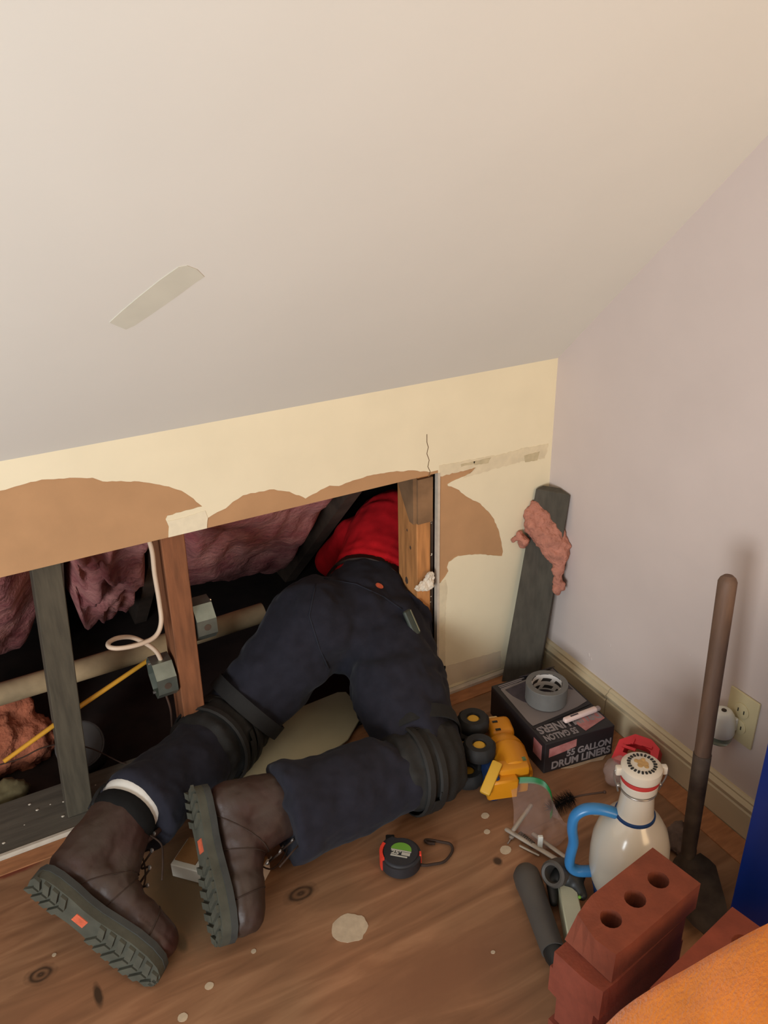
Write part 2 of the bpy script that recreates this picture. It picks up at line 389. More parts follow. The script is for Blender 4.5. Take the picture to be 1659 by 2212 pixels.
L1 = tl + jag(wpoly(edge)); L1[-1].z = ZC + 0.0005
L2 = jag(wpoly(edge2)); L2[0].z = ZC + 0.0005
xr = L2[-1].x
poly = [Vector((XL, 0, ZT + 0.01))] + L1 + L2 + [Vector((GX0, 0, L2[-1].z)), Vector((GX0, 0, ZT + 0.01))]
bm = B(); prism(bm, poly, (0, 0.0013, 0)); put('paint_skin', bm, M_cream, wb)
# patch of bare gypsum at the tab
bm = B(); pp = jag(wpoly([(360, 1126), (400, 1117), (443, 1103), (449, 1119), (447, 1140), (364, 1160), (366, 1140), (360, 1126)]), 0.0008); prism(bm, pp[:-1], (0, -0.0008, 0)); put('filler_patch', bm, mat('filler', rgb(222, 208, 178), 0.85, 0.05, 60, 0.2), wb)
# right panel skin
rb = [(1030, 1008), (1018, 1022), (985, 1036), (967, 1046), (968, 1050), (986, 1056), (1012, 1075), (1038, 1088), (1055, 1105), (1068, 1122), (1079, 1150), (1084, 1172), (1087, 1192), (1085, 1201), (1060, 1199), (1038, 1197), (990, 1201), (970, 1214), (966, 1226), (969, 1234), (962, 1246), (950, 1262)]
R = jag(wpoly(rb))
poly = [Vector((0, 0, ZT + 0.01)), Vector((GX0, 0, ZT + 0.01)), Vector((GX0, 0, wl(945, 1024).z))] + R + [Vector((GX0, 0, R[-1].z - 0.002)), Vector((GX0, 0, 0.013)), Vector((0, 0, 0.013))]
bm = B(); prism(bm, poly, (0, 0.0013, 0)); put('paint_skin', bm, M_cream, wb)
# paper joint tape along the right panel, torn
jt = jag(wpoly([(948, 1006), (1000, 996), (1080, 982), (1130, 968), (1184, 958), (1182, 974), (1176, 990), (1130, 996), (1000, 1032), (1018, 1020), (1028, 1010), (950, 1029)]), 0.0016, 0.006)
bm = B(); prism(bm, jt, (0, -0.0007, 0)); put('joint_tape', bm, M_tapejoint, wb)
M_lifted = mat('lifted_tape', rgb(188, 172, 138), 0.9, 0.1, 60, 0.3)
for q in ([(1022, 997), (1060, 988), (1054, 1000), (1024, 1004)], [(1132, 984), (1165, 975), (1160, 994), (1134, 998)], [(995, 1003), (1026, 996), (1024, 1001), (996, 1008)]):
    bm = B(); prism(bm, jag(wpoly(q), 0.001, 0.006), (0, -0.0014, 0)); put('lifted_tape', bm, M_lifted, wb)
# white cut edge of the right panel
bm = B(); box(bm, (GX0 - 0.001, -0.001, 0.02), (GX0 + 0.005, 0.0128, ZC)); put('cut_edge', bm, M_gyp, wb)
# crack above the gap
cp = wpoly([(922, 938), (922, 955), (925, 966), (922, 980), (927, 994), (924, 1008), (929, 1018), (926, 1030)])
bm = B()
for a, b in zip(cp, cp[1:]):
    wdt = 0.0016; prism(bm, [a - Vector((wdt / 2, 0, 0)), a + Vector((wdt / 2, 0, 0)), b + Vector((wdt / 2, 0, 0)), b - Vector((wdt / 2, 0, 0))], (0, -0.0004, 0))
put('crack', bm, mat('crack_dark', rgb(110, 86, 60), 0.9, 0.1, 30, 0), wb)
# taped darker unpainted band on the right panel's foot
bm = B(); q = jag(wpoly([(955, 1440), (1082, 1405), (1082, 1442), (950, 1487)]), 0.0012); prism(bm, q, (0, -0.0005, 0)); put('unpainted_foot', bm, mat('bare_board', rgb(206, 190, 164), 0.85, 0.06, 20, 0.1), wb)
bm = B(); q = jag(wpoly([(947, 1262), (962, 1252), (966, 1268), (962, 1320), (962, 1480), (947, 1486)]), 0.0012); prism(bm, q, (0, -0.0005, 0)); put('joint_tape', bm, M_tapejoint, wb)
# plaster ledge at the foot of the knee wall
bm = B(); box(bm, (XL, -0.012, 0.0), (-1.16, 0.001, 0.012), bev=0.003)
put('trim_1', bm, M_gyp, kind='structure')
bm = B(); box(bm, (-0.352, -0.012, 0.0), (-0.05, 0.001, 0.014), bev=0.003)
put('trim_2', bm, M_gyp, kind='structure')
# raw floor edge strips
bm = B(); box(bm, (XL, -0.05, 0.0), (-0.07, -0.012, 0.0025)); put('trim_3', bm, M_strip, kind='structure')
bm = B(); box(bm, (-0.072, YB, 0.0), (-0.016, -0.012, 0.0025)); put('trim_4', bm, M_strip, kind='structure')
# baseboard right (moulded)
def profile_run(bm, prof, y0, y1):
    a = [bm.verts.new((x, y0, z)) for x, z in prof]; b = [bm.verts.new((x, y1, z)) for x, z in prof]; n = len(a)
    bm.faces.new(a); bm.faces.new(b[::-1])
    for i in range(n): bm.faces.new((a[i], a[(i + 1) % n], b[(i + 1) % n], b[i]))
prof = [(0, 0), (-0.014, 0), (-0.015, 0.004), (-0.015, 0.064), (-0.012, 0.067), (-0.012, 0.071), (-0.0155, 0.074), (-0.0165, 0.080), (-0.012, 0.085), (-0.009, 0.087), (-0.009, 0.091), (-0.004, 0.095), (0, 0.0955)]
bm = B(); profile_run(bm, prof, YB, -0.285); put('baseboard_right', bm, M_trim, kind='structure')
bm = B(); profile_run(bm, [(x * 1.18, z) for x, z in prof], -0.284, -0.002); put('baseboard_right', bm, M_trim, kind='structure', label='short end length of the cream baseboard in the corner')

# grey patch on ceiling
def spoly(pts, off): return [slope(x, y, off) for x, y in pts]
gp = [(236, 696), (262, 672), (300, 640), (345, 604), (385, 576), (404, 573), (425, 581), (441, 597), (420, 611), (380, 641), (330, 676), (290, 703), (272, 711), (250, 702)]
bm = B(); prism(bm, spoly(gp, 0.0), Vector((0, -0.0006, -0.0006))); put('trim_5', bm, M_grey, kind='structure', label='grey strip of filler on the white sloping ceiling')

# ================================================================ FRAMING (structure of the attic space)
def rafter(x0, x1, m, label):
    bm = B(); prism(bm, [(x0, 0.03, 0.845 - 0.03 - 0.075), (x0, 0.98, 0.845 - 0.98 - 0.075 + 0.0), (x0, 0.98, 0.845 - 0.98 + 0.06), (x0, 0.03, 0.845 - 0.03 + 0.06)], (x1 - x0, 0, 0))
    o = put('rafter', bm, m, loc=((x0 + x1) / 2, 0.5, 0.3)); tag(o, label, 'rafter', 'rafters of the attic space'); return o
def stud(name, x0, x1, y0, y1, z0, z1, m, label, lean=0.0):
    bm = B(); vs = box(bm, (x0, y0, z0), (x1, y1, z1), bev=0.0015)
    for v in vs: v.co.x += lean * (v.co.z - z0)
    o = put(name, bm, m, loc=((x0 + x1) / 2, (y0 + y1) / 2, z0)); return tag(o, label, 'wall stud', 'studs of the knee wall')
stud('wall_stud', -1.231, -1.178, 0.03, 0.10, 0.011, 0.80, M_stud_dark, 'dark grey weathered wooden stud furthest left in the opening', lean=0.07)
s2 = stud('wall_stud', -0.962, -0.915, 0.014, 0.10, 0.011, 0.80, M_stud_brown, 'reddish brown wooden stud between the two metal electrical boxes', lean=0.02)
s3 = stud('wall_stud', -0.370, GX1, 0.014, 0.105, 0.0, 0.74, M_stud_pine, 'orange pine stud beside the kneeling person, knots on its side')
for (z, y, r) in ((0.47, 0.06, 0.003), (0.43, 0.045, 0.004), (0.33, 0.065, 0.008)):
    bm = B()
    sph(bm, (-0.370, y, z), r, (0.15, 1, 1.4), sub=1)
    put('knot', bm, M_old, s3)
# grey packing block on the head of the pine stud
bm = B(); prism(bm, [(-0.3715, 0.005, 0.508), (-0.3325, 0.005, 0.508), (-0.3325, 0.005, 0.62), (-0.3715, 0.005, 0.62)], (0, 0.008, 0)); 
prism(bm, [(-0.3705, 0.012, 0.508), (-0.3705, 0.03, 0.508), (-0.3705, 0.10, 0.61), (-0.3705, 0.10, 0.72), (-0.3705, 0.012, 0.72)], (-0.010, 0, 0))
o = put('packing_block', bm, mat('grey_block', rgb(128, 96, 66), 0.8, 0.3, 16, 0.2), loc=(-0.39, 0.05, 0.535)); tag(o, 'grey brown wedge of wood nailed on the head of the pine stud', 'block')
# dark board seen through the gap
bm = B(); box(bm, (GX1 + 0.0005, 0.02, 0.0), (GX0 - 0.0002, 0.05, 0.72)); o = put('backing_strip', bm, M_old, loc=(-0.354, 0.035, 0)); tag(o, 'dark old wood strip in the gap right of the pine stud', 'batten')
bm = B()
for k in range(16):
    z = random.choice((random.uniform(0.46, 0.62), random.uniform(0.1, 0.6))); sph(bm, (random.uniform(GX1 + .003, GX0 - .003), 0.0195, z), random.uniform(0.001, 0.0022), (1.5, .6, 1), sub=1)
put('plaster_crumb', bm, M_plaster, o, kind='stuff')
rafter(-0.412, -0.374, M_old, 'dark rafter above the red shirt, running down the roof')
rafter(-0.912, -0.876, M_old, 'dark rafter just right of the reddish brown stud')
rafter(-1.15, -1.114, M_old, 'dark rafter just right of the dark grey stud')
# sole plate: grey plank on the attic side
bm = B(); box(bm, (XL, 0.001, -0.05), (-0.93, 0.150, 0.010), bev=0.002); o = put('sole_plate', bm, M_plank, loc=(-1.2, 0.08, -0.04)); tag(o, 'wide grey dusty plank along the foot of the opening', 'plank')
bm = B()
for k in range(11):
    sph(bm, (random.uniform(-1.4, -1.05), random.uniform(0.01, 0.14), 0.0105), random.uniform(0.0008, 0.003), (1.4, 1, .5), sub=1)
put('debris', bm, M_plaster, o, kind='stuff')
bm = B(); box(bm, (-0.929, 0.001, -0.05), (-0.41, 0.12, 0.006), bev=0.002); o = put('sole_plate', bm, M_stud_dark, loc=(-0.67, 0.06, -0.04)); tag(o, 'dark plank at the foot of the opening beneath the kneeling person', 'plank')

# ================================================================ INSULATION
def batt(x0, x1, y0, y1, off, m, label, seed, nx=34, ny=40, amp=0.03, rag=0.06, name='insulation_batt'):
    bm = B(); top = []; bot = []
    for j in range(ny + 1):
        rt = []; rbm = []
        for i in range(nx + 1):
            u = i / nx; v = j / ny
            yy = y0 + (y1 + rag * noise.noise(Vector((u * 4 + seed, 3.1, 0))) * 2 - y0) * v
            x = x0 + (x1 - x0) * u + 0.012 * noise.noise(Vector((seed, v * 6, u * 3))) * (1 if 0 < i < nx else 0)
            h = fbm((u * 2 + seed, v * 3, 0.3), 2.2, 5) * amp + abs(noise.noise(Vector((u * 5, v * 7, seed)))) * amp
            edge_ = min(1, 6 * min(u, 1 - u) + .15) * min(1, 7 * (1 - v) + 0.05)
            off2 = off * edge_ + h * edge_
            rt.append(bm.verts.new((x, max(0.018, yy - off2 * .5), 0.845 - yy - off2 * .5 + 0.03)))
            rbm.append(bm.verts.new((x, yy, 0.845 - yy + 0.062)))
        top.append(rt); bot.append(rbm)
    for j in range(ny):
        for i in range(nx):
            bm.faces.new((top[j][i], top[j][i + 1], top[j + 1][i + 1], top[j + 1][i]))
            bm.faces.new((bot[j][i], bot[j + 1][i], bot[j + 1][i + 1], bot[j][i + 1]))
    for j in range(ny):
        bm.faces.new((top[j][0], top[j + 1][0], bot[j + 1][0], bot[j][0])); bm.faces.new((top[j][nx], bot[j][nx], bot[j + 1][nx], top[j + 1][nx]))
    for i in range(nx):
        bm.faces.new((top[0][i], bot[0][i], bot[0][i + 1], top[0][i + 1])); bm.faces.new((top[ny][i], top[ny][i + 1], bot[ny][i + 1], bot[ny][i]))
    o = put(name, bm, m, loc=((x0 + x1) / 2, (y0 + y1) / 2, 0.845 - (y0 + y1) / 2), smooth=True)
    return tag(o, label, 'insulation', 'pink insulation batts')
batt(-0.872, -0.416, 0.05, 0.80, 0.11, M_pink, 'long pink insulation batt above the kneeling person', 1.3)
batt(-1.110, -0.916, 0.05, 0.76, 0.13, M_pink, 'crumpled pink insulation behind the white cable', 5.2, nx=24, amp=0.045, rag=0.16)
batt(-1.75, -1.155, 0.05, 0.76, 0.13, M_pink, 'pink insulation left of the dark grey stud', 9.1, amp=0.05, rag=0.1)
batt(-0.370, -0.03, 0.10, 0.34, 0.05, M_pink, 'pink insulation behind the solid right wall panel', 12.4, amp=0.02)
def fluff(name, balls, voxel, m, label, cat='insulation', loc=None, amp=0.012, s=28):
    bm = B()
    for c, r, sc in balls: sph(bm, c, r, sc)
    bm = fuse(bm, voxel, lambda p, n: n * (fbm(p, s, 4) * amp + abs(fbm(p, s * 2.3, 2)) * amp * .6), 2)
    o = put(name, bm, m, loc=loc or balls[0][0], smooth=True)
    if label: tag(o, label, cat)
    return o
fluff('loose_insulation', [((-1.36, 0.335, 0.03), 0.09, (1.0, .7, 1.0)), ((-1.28, 0.35, 0.0), 0.07, (1, .8, 1.1)), ((-1.30, 0.38, 0.09), 0.06, (1, .7, 1)), ((-1.46, 0.34, 0.02), .1, (1.2, .7, .9))], 0.009, M_pink3, 'rust coloured clump of insulation below the pipe at far left', loc=(-1.34, 0.31, -0.05))
fluff('loose_insulation', [((-1.34, 0.198, -0.01), 0.042, (1.3, .7, .8)), ((-1.42, 0.20, -0.01), 0.045, (1.2, .7, .9))], 0.008, mat('green_wool', rgb(96, 84, 56), 1, .3, 30, .8), 'dull olive lump of debris behind the grey plank', cat='debris', loc=(-1.36, 0.21, -0.05))

# ================================================================ SERVICES IN THE OPENING
bm = B(); tube(bm, smooth_path([(-1.9, 0.30, 0.185), (-1.3, 0.30, 0.188), (-0.95, 0.30, 0.193), (-0.665, 0.30, 0.202)], 5), 0.026, 18)
o = put('pipe', bm, M_pipe, loc=(-1.2, 0.3, 0.16), smooth='auto'); tag(o, 'dusty beige pipe running behind the studs', 'pipe')
def ebox(c, ax, label, r=0.047, h=0.042):
    """octagonal galvanised ceiling box; ax = direction of its open front"""
    c = Vector(c); ax = Vector(ax).normalized()
    t = thing('electrical_box', c, label, 'electrical box', 'galvanised octagonal boxes')
    ang = math.pi / 8; ref = Vector((1, 0, 0)) if abs(ax.x) < .9 else Vector((0, 0, 1))
    u = (ref - ax * ref.dot(ax)).normalized(); v = ax.cross(u)
    def ring(rr, hh): return [c + ax * hh + (u * math.cos(ang + k * math.pi / 4) + v * math.sin(ang + k * math.pi / 4)) * rr for k in range(8)]
    bm = B(); R_ = [[bm.verts.new(p) for p in ring(*q)] for q in ((r, 0), (r, h), (r - 0.002, h), (r - 0.002, 0.002))]
    for a, b in zip(R_, R_[1:]):
        for k in range(8): bm.faces.new((a[k], a[(k + 1) % 8], b[(k + 1) % 8], b[k]))
    bm.faces.new(R_[0][::-1]); bm.faces.new(R_[-1]); put('body', bm, M_galv, t)
    for k in (1, 3, 5):
        a = ang + (k + .5) * math.pi / 4; d = u * math.cos(a) + v * math.sin(a)
        bm = B(); lathe(bm, [(0.0075, 0), (0.0075, 0.0012), (0.001, 0.0012)], c + ax * h * .5 + d * (r * .925), d, 12); put('knockout', bm, M_old, t)
    for sg in (-1, 1):
        bm = B(); tube(bm, [c + u * r * .8 * sg + ax * (h - .002), c + u * (r * .8 * sg) + ax * (h + .004)], 0.003, 8); put('screw', bm, M_steel, t)
    return t
ebox((-0.963, 0.05, 0.285), (-1, -0.02, 0), 'galvanised box left of the brown stud, white cable into its top')
ebox((-0.903, 0.055, 0.395), (1, 0.0, 0), 'galvanised box on the right side of the brown stud')
# white cable
cpts = [(-1.0085, 0.0, 0.70), wl(326, 1180, 0.012), wl(334, 1240, 0.012), wl(344, 1300, 0.01), wl(348, 1345, 0.0), wl(335, 1375, -0.01), wl(300, 1392, -0.02), wl(260, 1400, -0.02), wl(237, 1398, -0.01), wl(235, 1388, 0.01), wl(255, 1378, 0.03), wl(285, 1377, 0.05), wl(315, 1390, 0.05), wl(338, 1408, 0.045), wl(350, 1432, 0.045)]
cpts[0] = Vector((-0.985, 0.012, 0.69))
bm = B(); tube(bm, smooth_path(cpts, 7), 0.0048, 10); o = put('cable', bm, M_cable, loc=cpts[0], smooth=True); tag(o, 'white electric cable looping down into the left metal box', 'cable')
bm = B(); tube(bm, smooth_path([(-0.985, 0.05, 0.242), wl(368, 1530, .05), wl(372, 1570, .06), wl(376, 1620, .07)], 5), 0.0025, 8); o = put('cable', bm, M_wire, loc=(-1.03, .05, .2), smooth=True); tag(o, 'thin dark cable hanging below the left metal box', 'cable')
# yellow rod
a = wl(8, 1645, 0.02); b = wl(322, 1425, 0.14)
bm = B(); tube(bm, [a - (b - a).normalized() * .0, a.lerp(b, .5) + Vector((0, 0, 0.004)), b], [0.0045, 0.0055, 0.005], 10); o = put('rod', bm, M_ystick, loc=a, smooth='auto'); tag(o, 'long thin yellow rod slanting up across the opening', 'rod')
# thin wire arc
bm = B(); tube(bm, smooth_path([wl(-40, 1662, .05), wl(40, 1640, .08), wl(90, 1616, .1), wl(140, 1607, .12), wl(200, 1618, .14), wl(270, 1650, .14), (-1.06, 0.13, 0.018)], 6), 0.0016, 8); o = put('wire', bm, M_wire, loc=(-1.2, 0.1, 0.01), smooth=True); tag(o, 'thin bent wire arching over the dark round can', 'wire')
# dark round can lying tilted
cc = Vector((-1.168, 0.205, 0.052)); ax = Vector((-0.15, -0.62, 0.75)).normalized()
t = thing('paint_can', (cc.x, cc.y, -0.05), 'dark dusty round can with flat lid behind the grey plank', 'can')
bm = B(); lathe(bm, [(0.050, -0.10), (0.053, -0.098), (0.053, 0.0), (0.055, 0.002)], cc, ax, 28); put('body', bm, M_can, t, smooth='auto')
bm = B(); lathe(bm, [(0.0555, 0.002), (0.0555, 0.007), (0.052, 0.008), (0.050, 0.005), (0.001, 0.005)], cc, ax, 28); put('lid', bm, M_can, t, smooth='auto')

# plaster blob bridging the gap
pc = wl(918, 1262, -0.005)
def pl_disp(p, n): return n * fbm(p, 60, 4) * 0.008
bm = B(); sph(bm, pc, 0.016, (1.25, .5, 1)); sph(bm, pc + Vector((.014, 0, .010)), .013, (1, .55, 1.3)); sph(bm, pc + Vector((-.012, 0, -.004)), .012, (1.4, .5, .8)); sph(bm, pc + Vector((.008, 0, -.012)), .011, (1.2, .6, 1))
bm = fuse(bm, 0.0022, pl_disp, 1); o = put('plaster_lump', bm, M_plaster, loc=pc); tag(o, 'crumpled lump of white plaster bridging the gap beside pine stud', 'plaster')

# ================================================================ LEANING TIMBER with pink wool
tlx, trx = Vector((-0.046, -0.006, 0.528)), Vector((-0.004, -0.086, 0.532))
bl, br = Vector((-0.142, -0.034, 0.003)), Vector((-0.058, -0.080, 0.003))
nrm = (trx - tlx).cross(bl - tlx).normalized()
if nrm.y > 0: nrm = -nrm
bm = B()
q = [tlx, trx, br, bl]; back = Vector((0, 0, 0))
bck = [tlx + Vector((.022, .0, .004)) , trx + Vector((0, .040, .004)), br + Vector((.026, .022, 0)), bl + Vector((.026, .022, 0))]
vs = [bm.verts.new(v + nrm * 0.001) for v in q]; vb = [bm.verts.new(v) for v in bck]
bm.faces.new(vs); bm.faces.new(vb[::-1])
for i in range(4): bm.faces.new((vs[i], vs[(i + 1) % 4], vb[(i + 1) % 4], vb[i]))
bmesh.ops.bevel(bm, geom=bm.edges[:], offset=0.0015, segments=1, affect='EDGES')
t = put('timber', bm, M_timber, loc=(-0.1, -0.045, 0)); tag(t, 'short dark weathered plank leaning upright in the corner', 'plank')
def tp(u, v, o=0.0): # point on timber face: u 0..1 across, v down 0..1
    return (tlx.lerp(trx, u)).lerp(bl.lerp(br, u), v) + nrm * o
bm = B()
# main band slanting down to the right
for k in range(16):
    s = k / 15; u = 0.02 + s * 0.95; v = 0.155 + 0.16 * s ** 1.3
    sph(bm, tp(u, v, -0.004), 0.030 if 1 < k < 14 else 0.019, (1, 1, 1.1))
    sph(bm, tp(u, v - 0.03, -0.006), 0.026, (1, 1, 1)); sph(bm, tp(min(1, u + .03), v - 0.055, -0.010), 0.022, (1, 1, 1))
# left flick
for k in range(5): sph(bm, tp(-0.02 - 0.07 * k, 0.225 + 0.012 * abs(k - 2), 0.012 + .002 * k), 0.0130 - k * .0014)
sph(bm, tp(-0.10, 0.27, 0.0), 0.013)
# right tail hanging down against the wall
for k in range(9): sph(bm, tp(1.02 + 0.012 * k, 0.30 + 0.022 * k, 0.004 + 0.001 * k) , 0.016 - 0.0006 * k)
sph(bm, tp(1.16, 0.45, 0.008), 0.016)
bm2 = fuse(bm, 0.003, lambda p, n: n * (fbm(p, 55, 4) * 0.006), 1)
for v in bm2.verts:   # keep it clear of the wall planes
    v.co.x = min(v.co.x, -0.0015); v.co.y = min(v.co.y, -0.0015)
o = put('insulation_scrap', bm2, M_pink2, loc=tp(.5, .2), smooth=True); tag(o, 'scrap of salmon pink insulation wrapped round the leaning plank', 'insulation')

# ================================================================ PERSON
P_ = thing('person', (-0.70, -0.05, 0.0), 'person kneeling head first into the wall opening, navy trousers, red shirt', 'person')
hipR, hipL = wl(832, 1372, 0.055), wl(668, 1368, 0.085)
kneeR, kneeL = fl(925, 1652, 0.09), fl(498, 1568, 0.095)
pel = (hipR + hipL) / 2 + Vector((0.03, 0.02, 0.02))
waist = wl(802, 1285, 0.185); chest = wl(856, 1152, 0.32); neck = chest + Vector((0.06, 0.10, -0.03)); head = neck + Vector((0.02, 0.075, -0.045))
# boots frames
RB = frame((-0.990, -0.225, 0.205), Vector((-0.035, -0.235, -0.165)), Vector((1.0, 0.05, -0.2)))
LB = frame((-1.297, -0.275, 0.200), Vector((0.140, -0.140, -0.165)), Vector((0.72, 0.68, -0.02)))
def bt(M, x, y, z): return M @ Vector((x, y, z))
ankR = bt(RB, 0.06, 0, 0.10); ankL = bt(LB, 0.06, 0, 0.10)
def keep_clear(bm, base=.004):
    # keep the figure resting on floor / board and clear of the pine stud
    for v in bm.verts:
        x, y, z = v.co
        onboard = -.94 < x < -.515 and -.125 < y < .13
        v.co.z = max(z, .0192 if onboard else (base if y < 0 else .0125))
        if x > -.3718 and y < .36 and z > .0:
            if y < .06: v.co.y = min(y, .004)
            elif y < .125: v.co.x = -.3718 if x < -.30 else x
# body (skin), one continuous mesh
bm = B()
capsule(bm, hipR, kneeR, 0.062, 0.042); capsule(bm, hipL, kneeL, 0.062, 0.042)
capsule(bm, kneeR, ankR, 0.044, 0.027); capsule(bm, kneeL, ankL, 0.044, 0.027)
for M, a in ((RB, ankR), (LB, ankL)):
    capsule(bm, a, bt(M, 0.05, 0, 0.035), 0.027, 0.024, 3); capsule(bm, bt(M, 0.05, 0, 0.032), bt(M, 0.20, 0, 0.025), 0.024, 0.02, 4)
capsule(bm, hipL, hipR, 0.08, 0.08, 4); capsule(bm, pel, waist, 0.085, 0.085); capsule(bm, waist, chest, 0.085, 0.10); capsule(bm, chest, neck, 0.07, 0.045); capsule(bm, neck, head, 0.042, 0.05)
sph(bm, head, 0.078, (0.9, 1.0, 1.15)); sph(bm, head + Vector((.02, .075, -.01)), .014)
sph(bm, head + Vector((-.07, 0, 0)), .016, (.5, 1, 1.4)); sph(bm, head + Vector((.07, 0, 0)), .016, (.5, 1, 1.4))
shA, shB = chest + Vector((-0.08, 0.09, -0.03)), chest + Vector((0.09, 0.0, -0.02))
for sh, el, wr_ in ((shA, shA + Vector((-0.03, 0.11, -0.12)), shA + Vector((0.05, 0.22, -0.20))), (shB, shB + Vector((0.03, 0.0, -0.14)), shB + Vector((0.0, 0.17, -0.21)))):
    capsule(bm, chest, sh, 0.07, 0.045, 3); capsule(bm, sh, el, 0.042, 0.034, 4); capsule(bm, el, wr_, 0.034, 0.024, 4)
    d = (wr_ - el).normalized(); d.z = 0; d.normalize(); sd = Vector((0, 0, 1)).cross(d)
    hp = wr_ + d * 0.045; hp.z = -0.03; capsule(bm, wr_, hp, 0.022, 0.024, 3)
    for k, ln in enumerate((0.055, 0.062, 0.058, 0.045)):
        b0 = hp + sd * (-0.022 + 0.015 * k); m0 = b0 + d * ln * .6; m0.z = -0.03; e0 = b0 + d * ln; e0.z = -0.039
        capsule(bm, b0, m0, 0.008, 0.0075, 2); capsule(bm, m0, e0, 0.0075, 0.007, 2)
    capsule(bm, wr_ + d * .015 - sd * .015, wr_ + d * 0.05 - sd * 0.045, 0.011, 0.008, 2)
bm = fuse(bm, 0.006, None, 3); put('body', bm, M_skin, P_, smooth=True)
bm = B(); sph(bm, head + Vector((0, -.012, .02)), 0.082, (0.93, 1.0, 1.1)); put('hair', bm, mat('dark_hair', rgb(40, 28, 20), .8, .3, 80, .5), P_, smooth=True)
# shirt
bm = B(); capsule(bm, pel.lerp(waist, .55), waist, 0.112, 0.118, 3); capsule(bm, waist, chest, 0.118, 0.128); capsule(bm, chest, neck, 0.10, 0.05, 3)
capsule(bm, shA, chest, .06, .09, 3); capsule(bm, shB, chest, .06, .09, 3); capsule(bm, shA, shA + Vector((-0.03, 0.11, -0.12)), .058, .05, 3); capsule(bm, shB, shB + Vector((0.02, 0.0, -0.12)), .058, .05, 3)
wd = (chest - waist).normalized()
def shirt_d(p, n):
    s = (p - waist).dot(wd); q = n * (0.0035 * math.sin(s * 260 + 5 * fbm(p, 6, 2)) * math.exp(-((s + 0.02) / 0.07) ** 2) + 0.006 * fbm(p, 12, 3)); return q
bm = fuse(bm, 0.006, shirt_d, 4); keep_clear(bm); put('shirt', bm, M_shirt, P_, smooth=True)
# trousers
def folds(center_list):
    def f(p, n):
        d = 0.010 * fbm(p, 9, 3) + 0.0035 * fbm(p, 26, 2)
        for c, ax, rad, freq, amp in center_list:
            q = p - c; s = q.dot(ax); w_ = math.exp(-(q.length / rad) ** 2); d += amp * w_ * math.sin(s * freq + 4 * fbm(p, 7, 2))
        return n * d
    return f
bm = B()
sdR = (ankR - kneeR).normalized(); sdL = (ankL - kneeL).normalized()
cuffR = kneeR + sdR * 0.345 + Vector((0, -.018, -.018)); cuffL = kneeL + sdL * ((ankL - kneeL).length - .102)
capsule(bm, hipR, hipR.lerp(kneeR, .5) + Vector((-.012, 0, 0)), 0.116, 0.116); capsule(bm, hipR.lerp(kneeR, .5) + Vector((-.012, 0, 0)), kneeR, 0.116, 0.084)
capsule(bm, hipL, hipL.lerp(kneeL, .5), 0.112, 0.096); capsule(bm, hipL.lerp(kneeL, .5), kneeL, 0.096, 0.080)
sph(bm, hipR + Vector((-.01, .015, .02)), 0.118, (1, 1, 1)); sph(bm, hipL + Vector((.02, .0, .015)), 0.115)
capsule(bm, hipL + Vector((.03, .02, .01)), hipR, 0.112, 0.114, 4)
capsule(bm, pel, waist + (pel - waist) * .18, 0.118, 0.120, 5)
tube(bm, [kneeR, kneeR.lerp(cuffR, .4), kneeR.lerp(cuffR, .8), cuffR], [0.072, 0.084, 0.096, .099], 20); sph(bm, kneeR, 0.078)
tube(bm, [kneeL, kneeL.lerp(cuffL, .5), cuffL], [0.072, 0.080, 0.088], 20); sph(bm, kneeL, 0.078)
fd = folds([(kneeR + Vector((-.03, .02, .05)), sdR, .12, 90, .006), (kneeL + Vector((0, 0, .05)), sdL, .12, 90, .006), (hipR.lerp(kneeR, .35), (kneeR - hipR).normalized(), .16, 60, .006), (cuffR, Vector((0, .6, .8)), .12, 60, .004), (pel + Vector((-.02, -.1, -.08)), Vector((.7, 0, .7)), .13, 65, .007)])
bm = fuse(bm, 0.0065, fd, 5)
keep_clear(bm)
tr = put('trousers', bm, M_denim, P_, smooth=True)
# yoke / pocket seams on the seat
def on_surface(obj, p, d):
    org = ORG[obj.name]; 
    ok, loc_, nn, fi = obj.ray_cast(Vector(p) - org, Vector(d).normalized()); return (loc_ + org, nn) if ok else (None, None)
def seam(pxs, name, m, r=0.0016, lift=0.0005):
    pts = []
    for a, b in zip(pxs, pxs[1:]):
        for i in range(6):
            x = a[0] + (b[0] - a[0]) * i / 6; y = a[1] + (b[1] - a[1]) * i / 6
            q, nn = on_surface(tr, CAMP, ray(x, y))
            if q is not None and (not pts or (q - pts[-1]).length < .06): pts.append(q + nn * lift)
    if len(pts) > 3:
        bm = B(); tube(bm, pts, r, 6); return put(name, bm, m, P_, smooth=True)
M_seam = mat('seam_thread', rgb(30, 31, 40), .9, .1, 40, 0)
bpy.context.view_layer.update()
seam([(682, 1262), (668, 1330), (690, 1400), (730, 1490)], 'seam', M_seam, .0022)
seam([(700, 1250), (770, 1262), (830, 1290), (876, 1322)], 'seam', M_seam, .0018)
# oval brand patch on the waistband, pocket tool
q, nn = on_surface(tr, CAMP, ray(819, 1266))
if q is not None:
    bm = B(); u = (RIGHT - nn * RIGHT.dot(nn)).normalized(); v_ = nn.cross(u); pts = [q + nn * .0012 + (u * math.cos(a) * .011 + v_ * math.sin(a) * .007) for a in [k * math.pi / 8 for k in range(16)]]
    prism(bm, [p - nn * .004 for p in pts], nn * .005); put('patch', bm, M_orangetag, P_, label='small oval orange patch on the waistband')
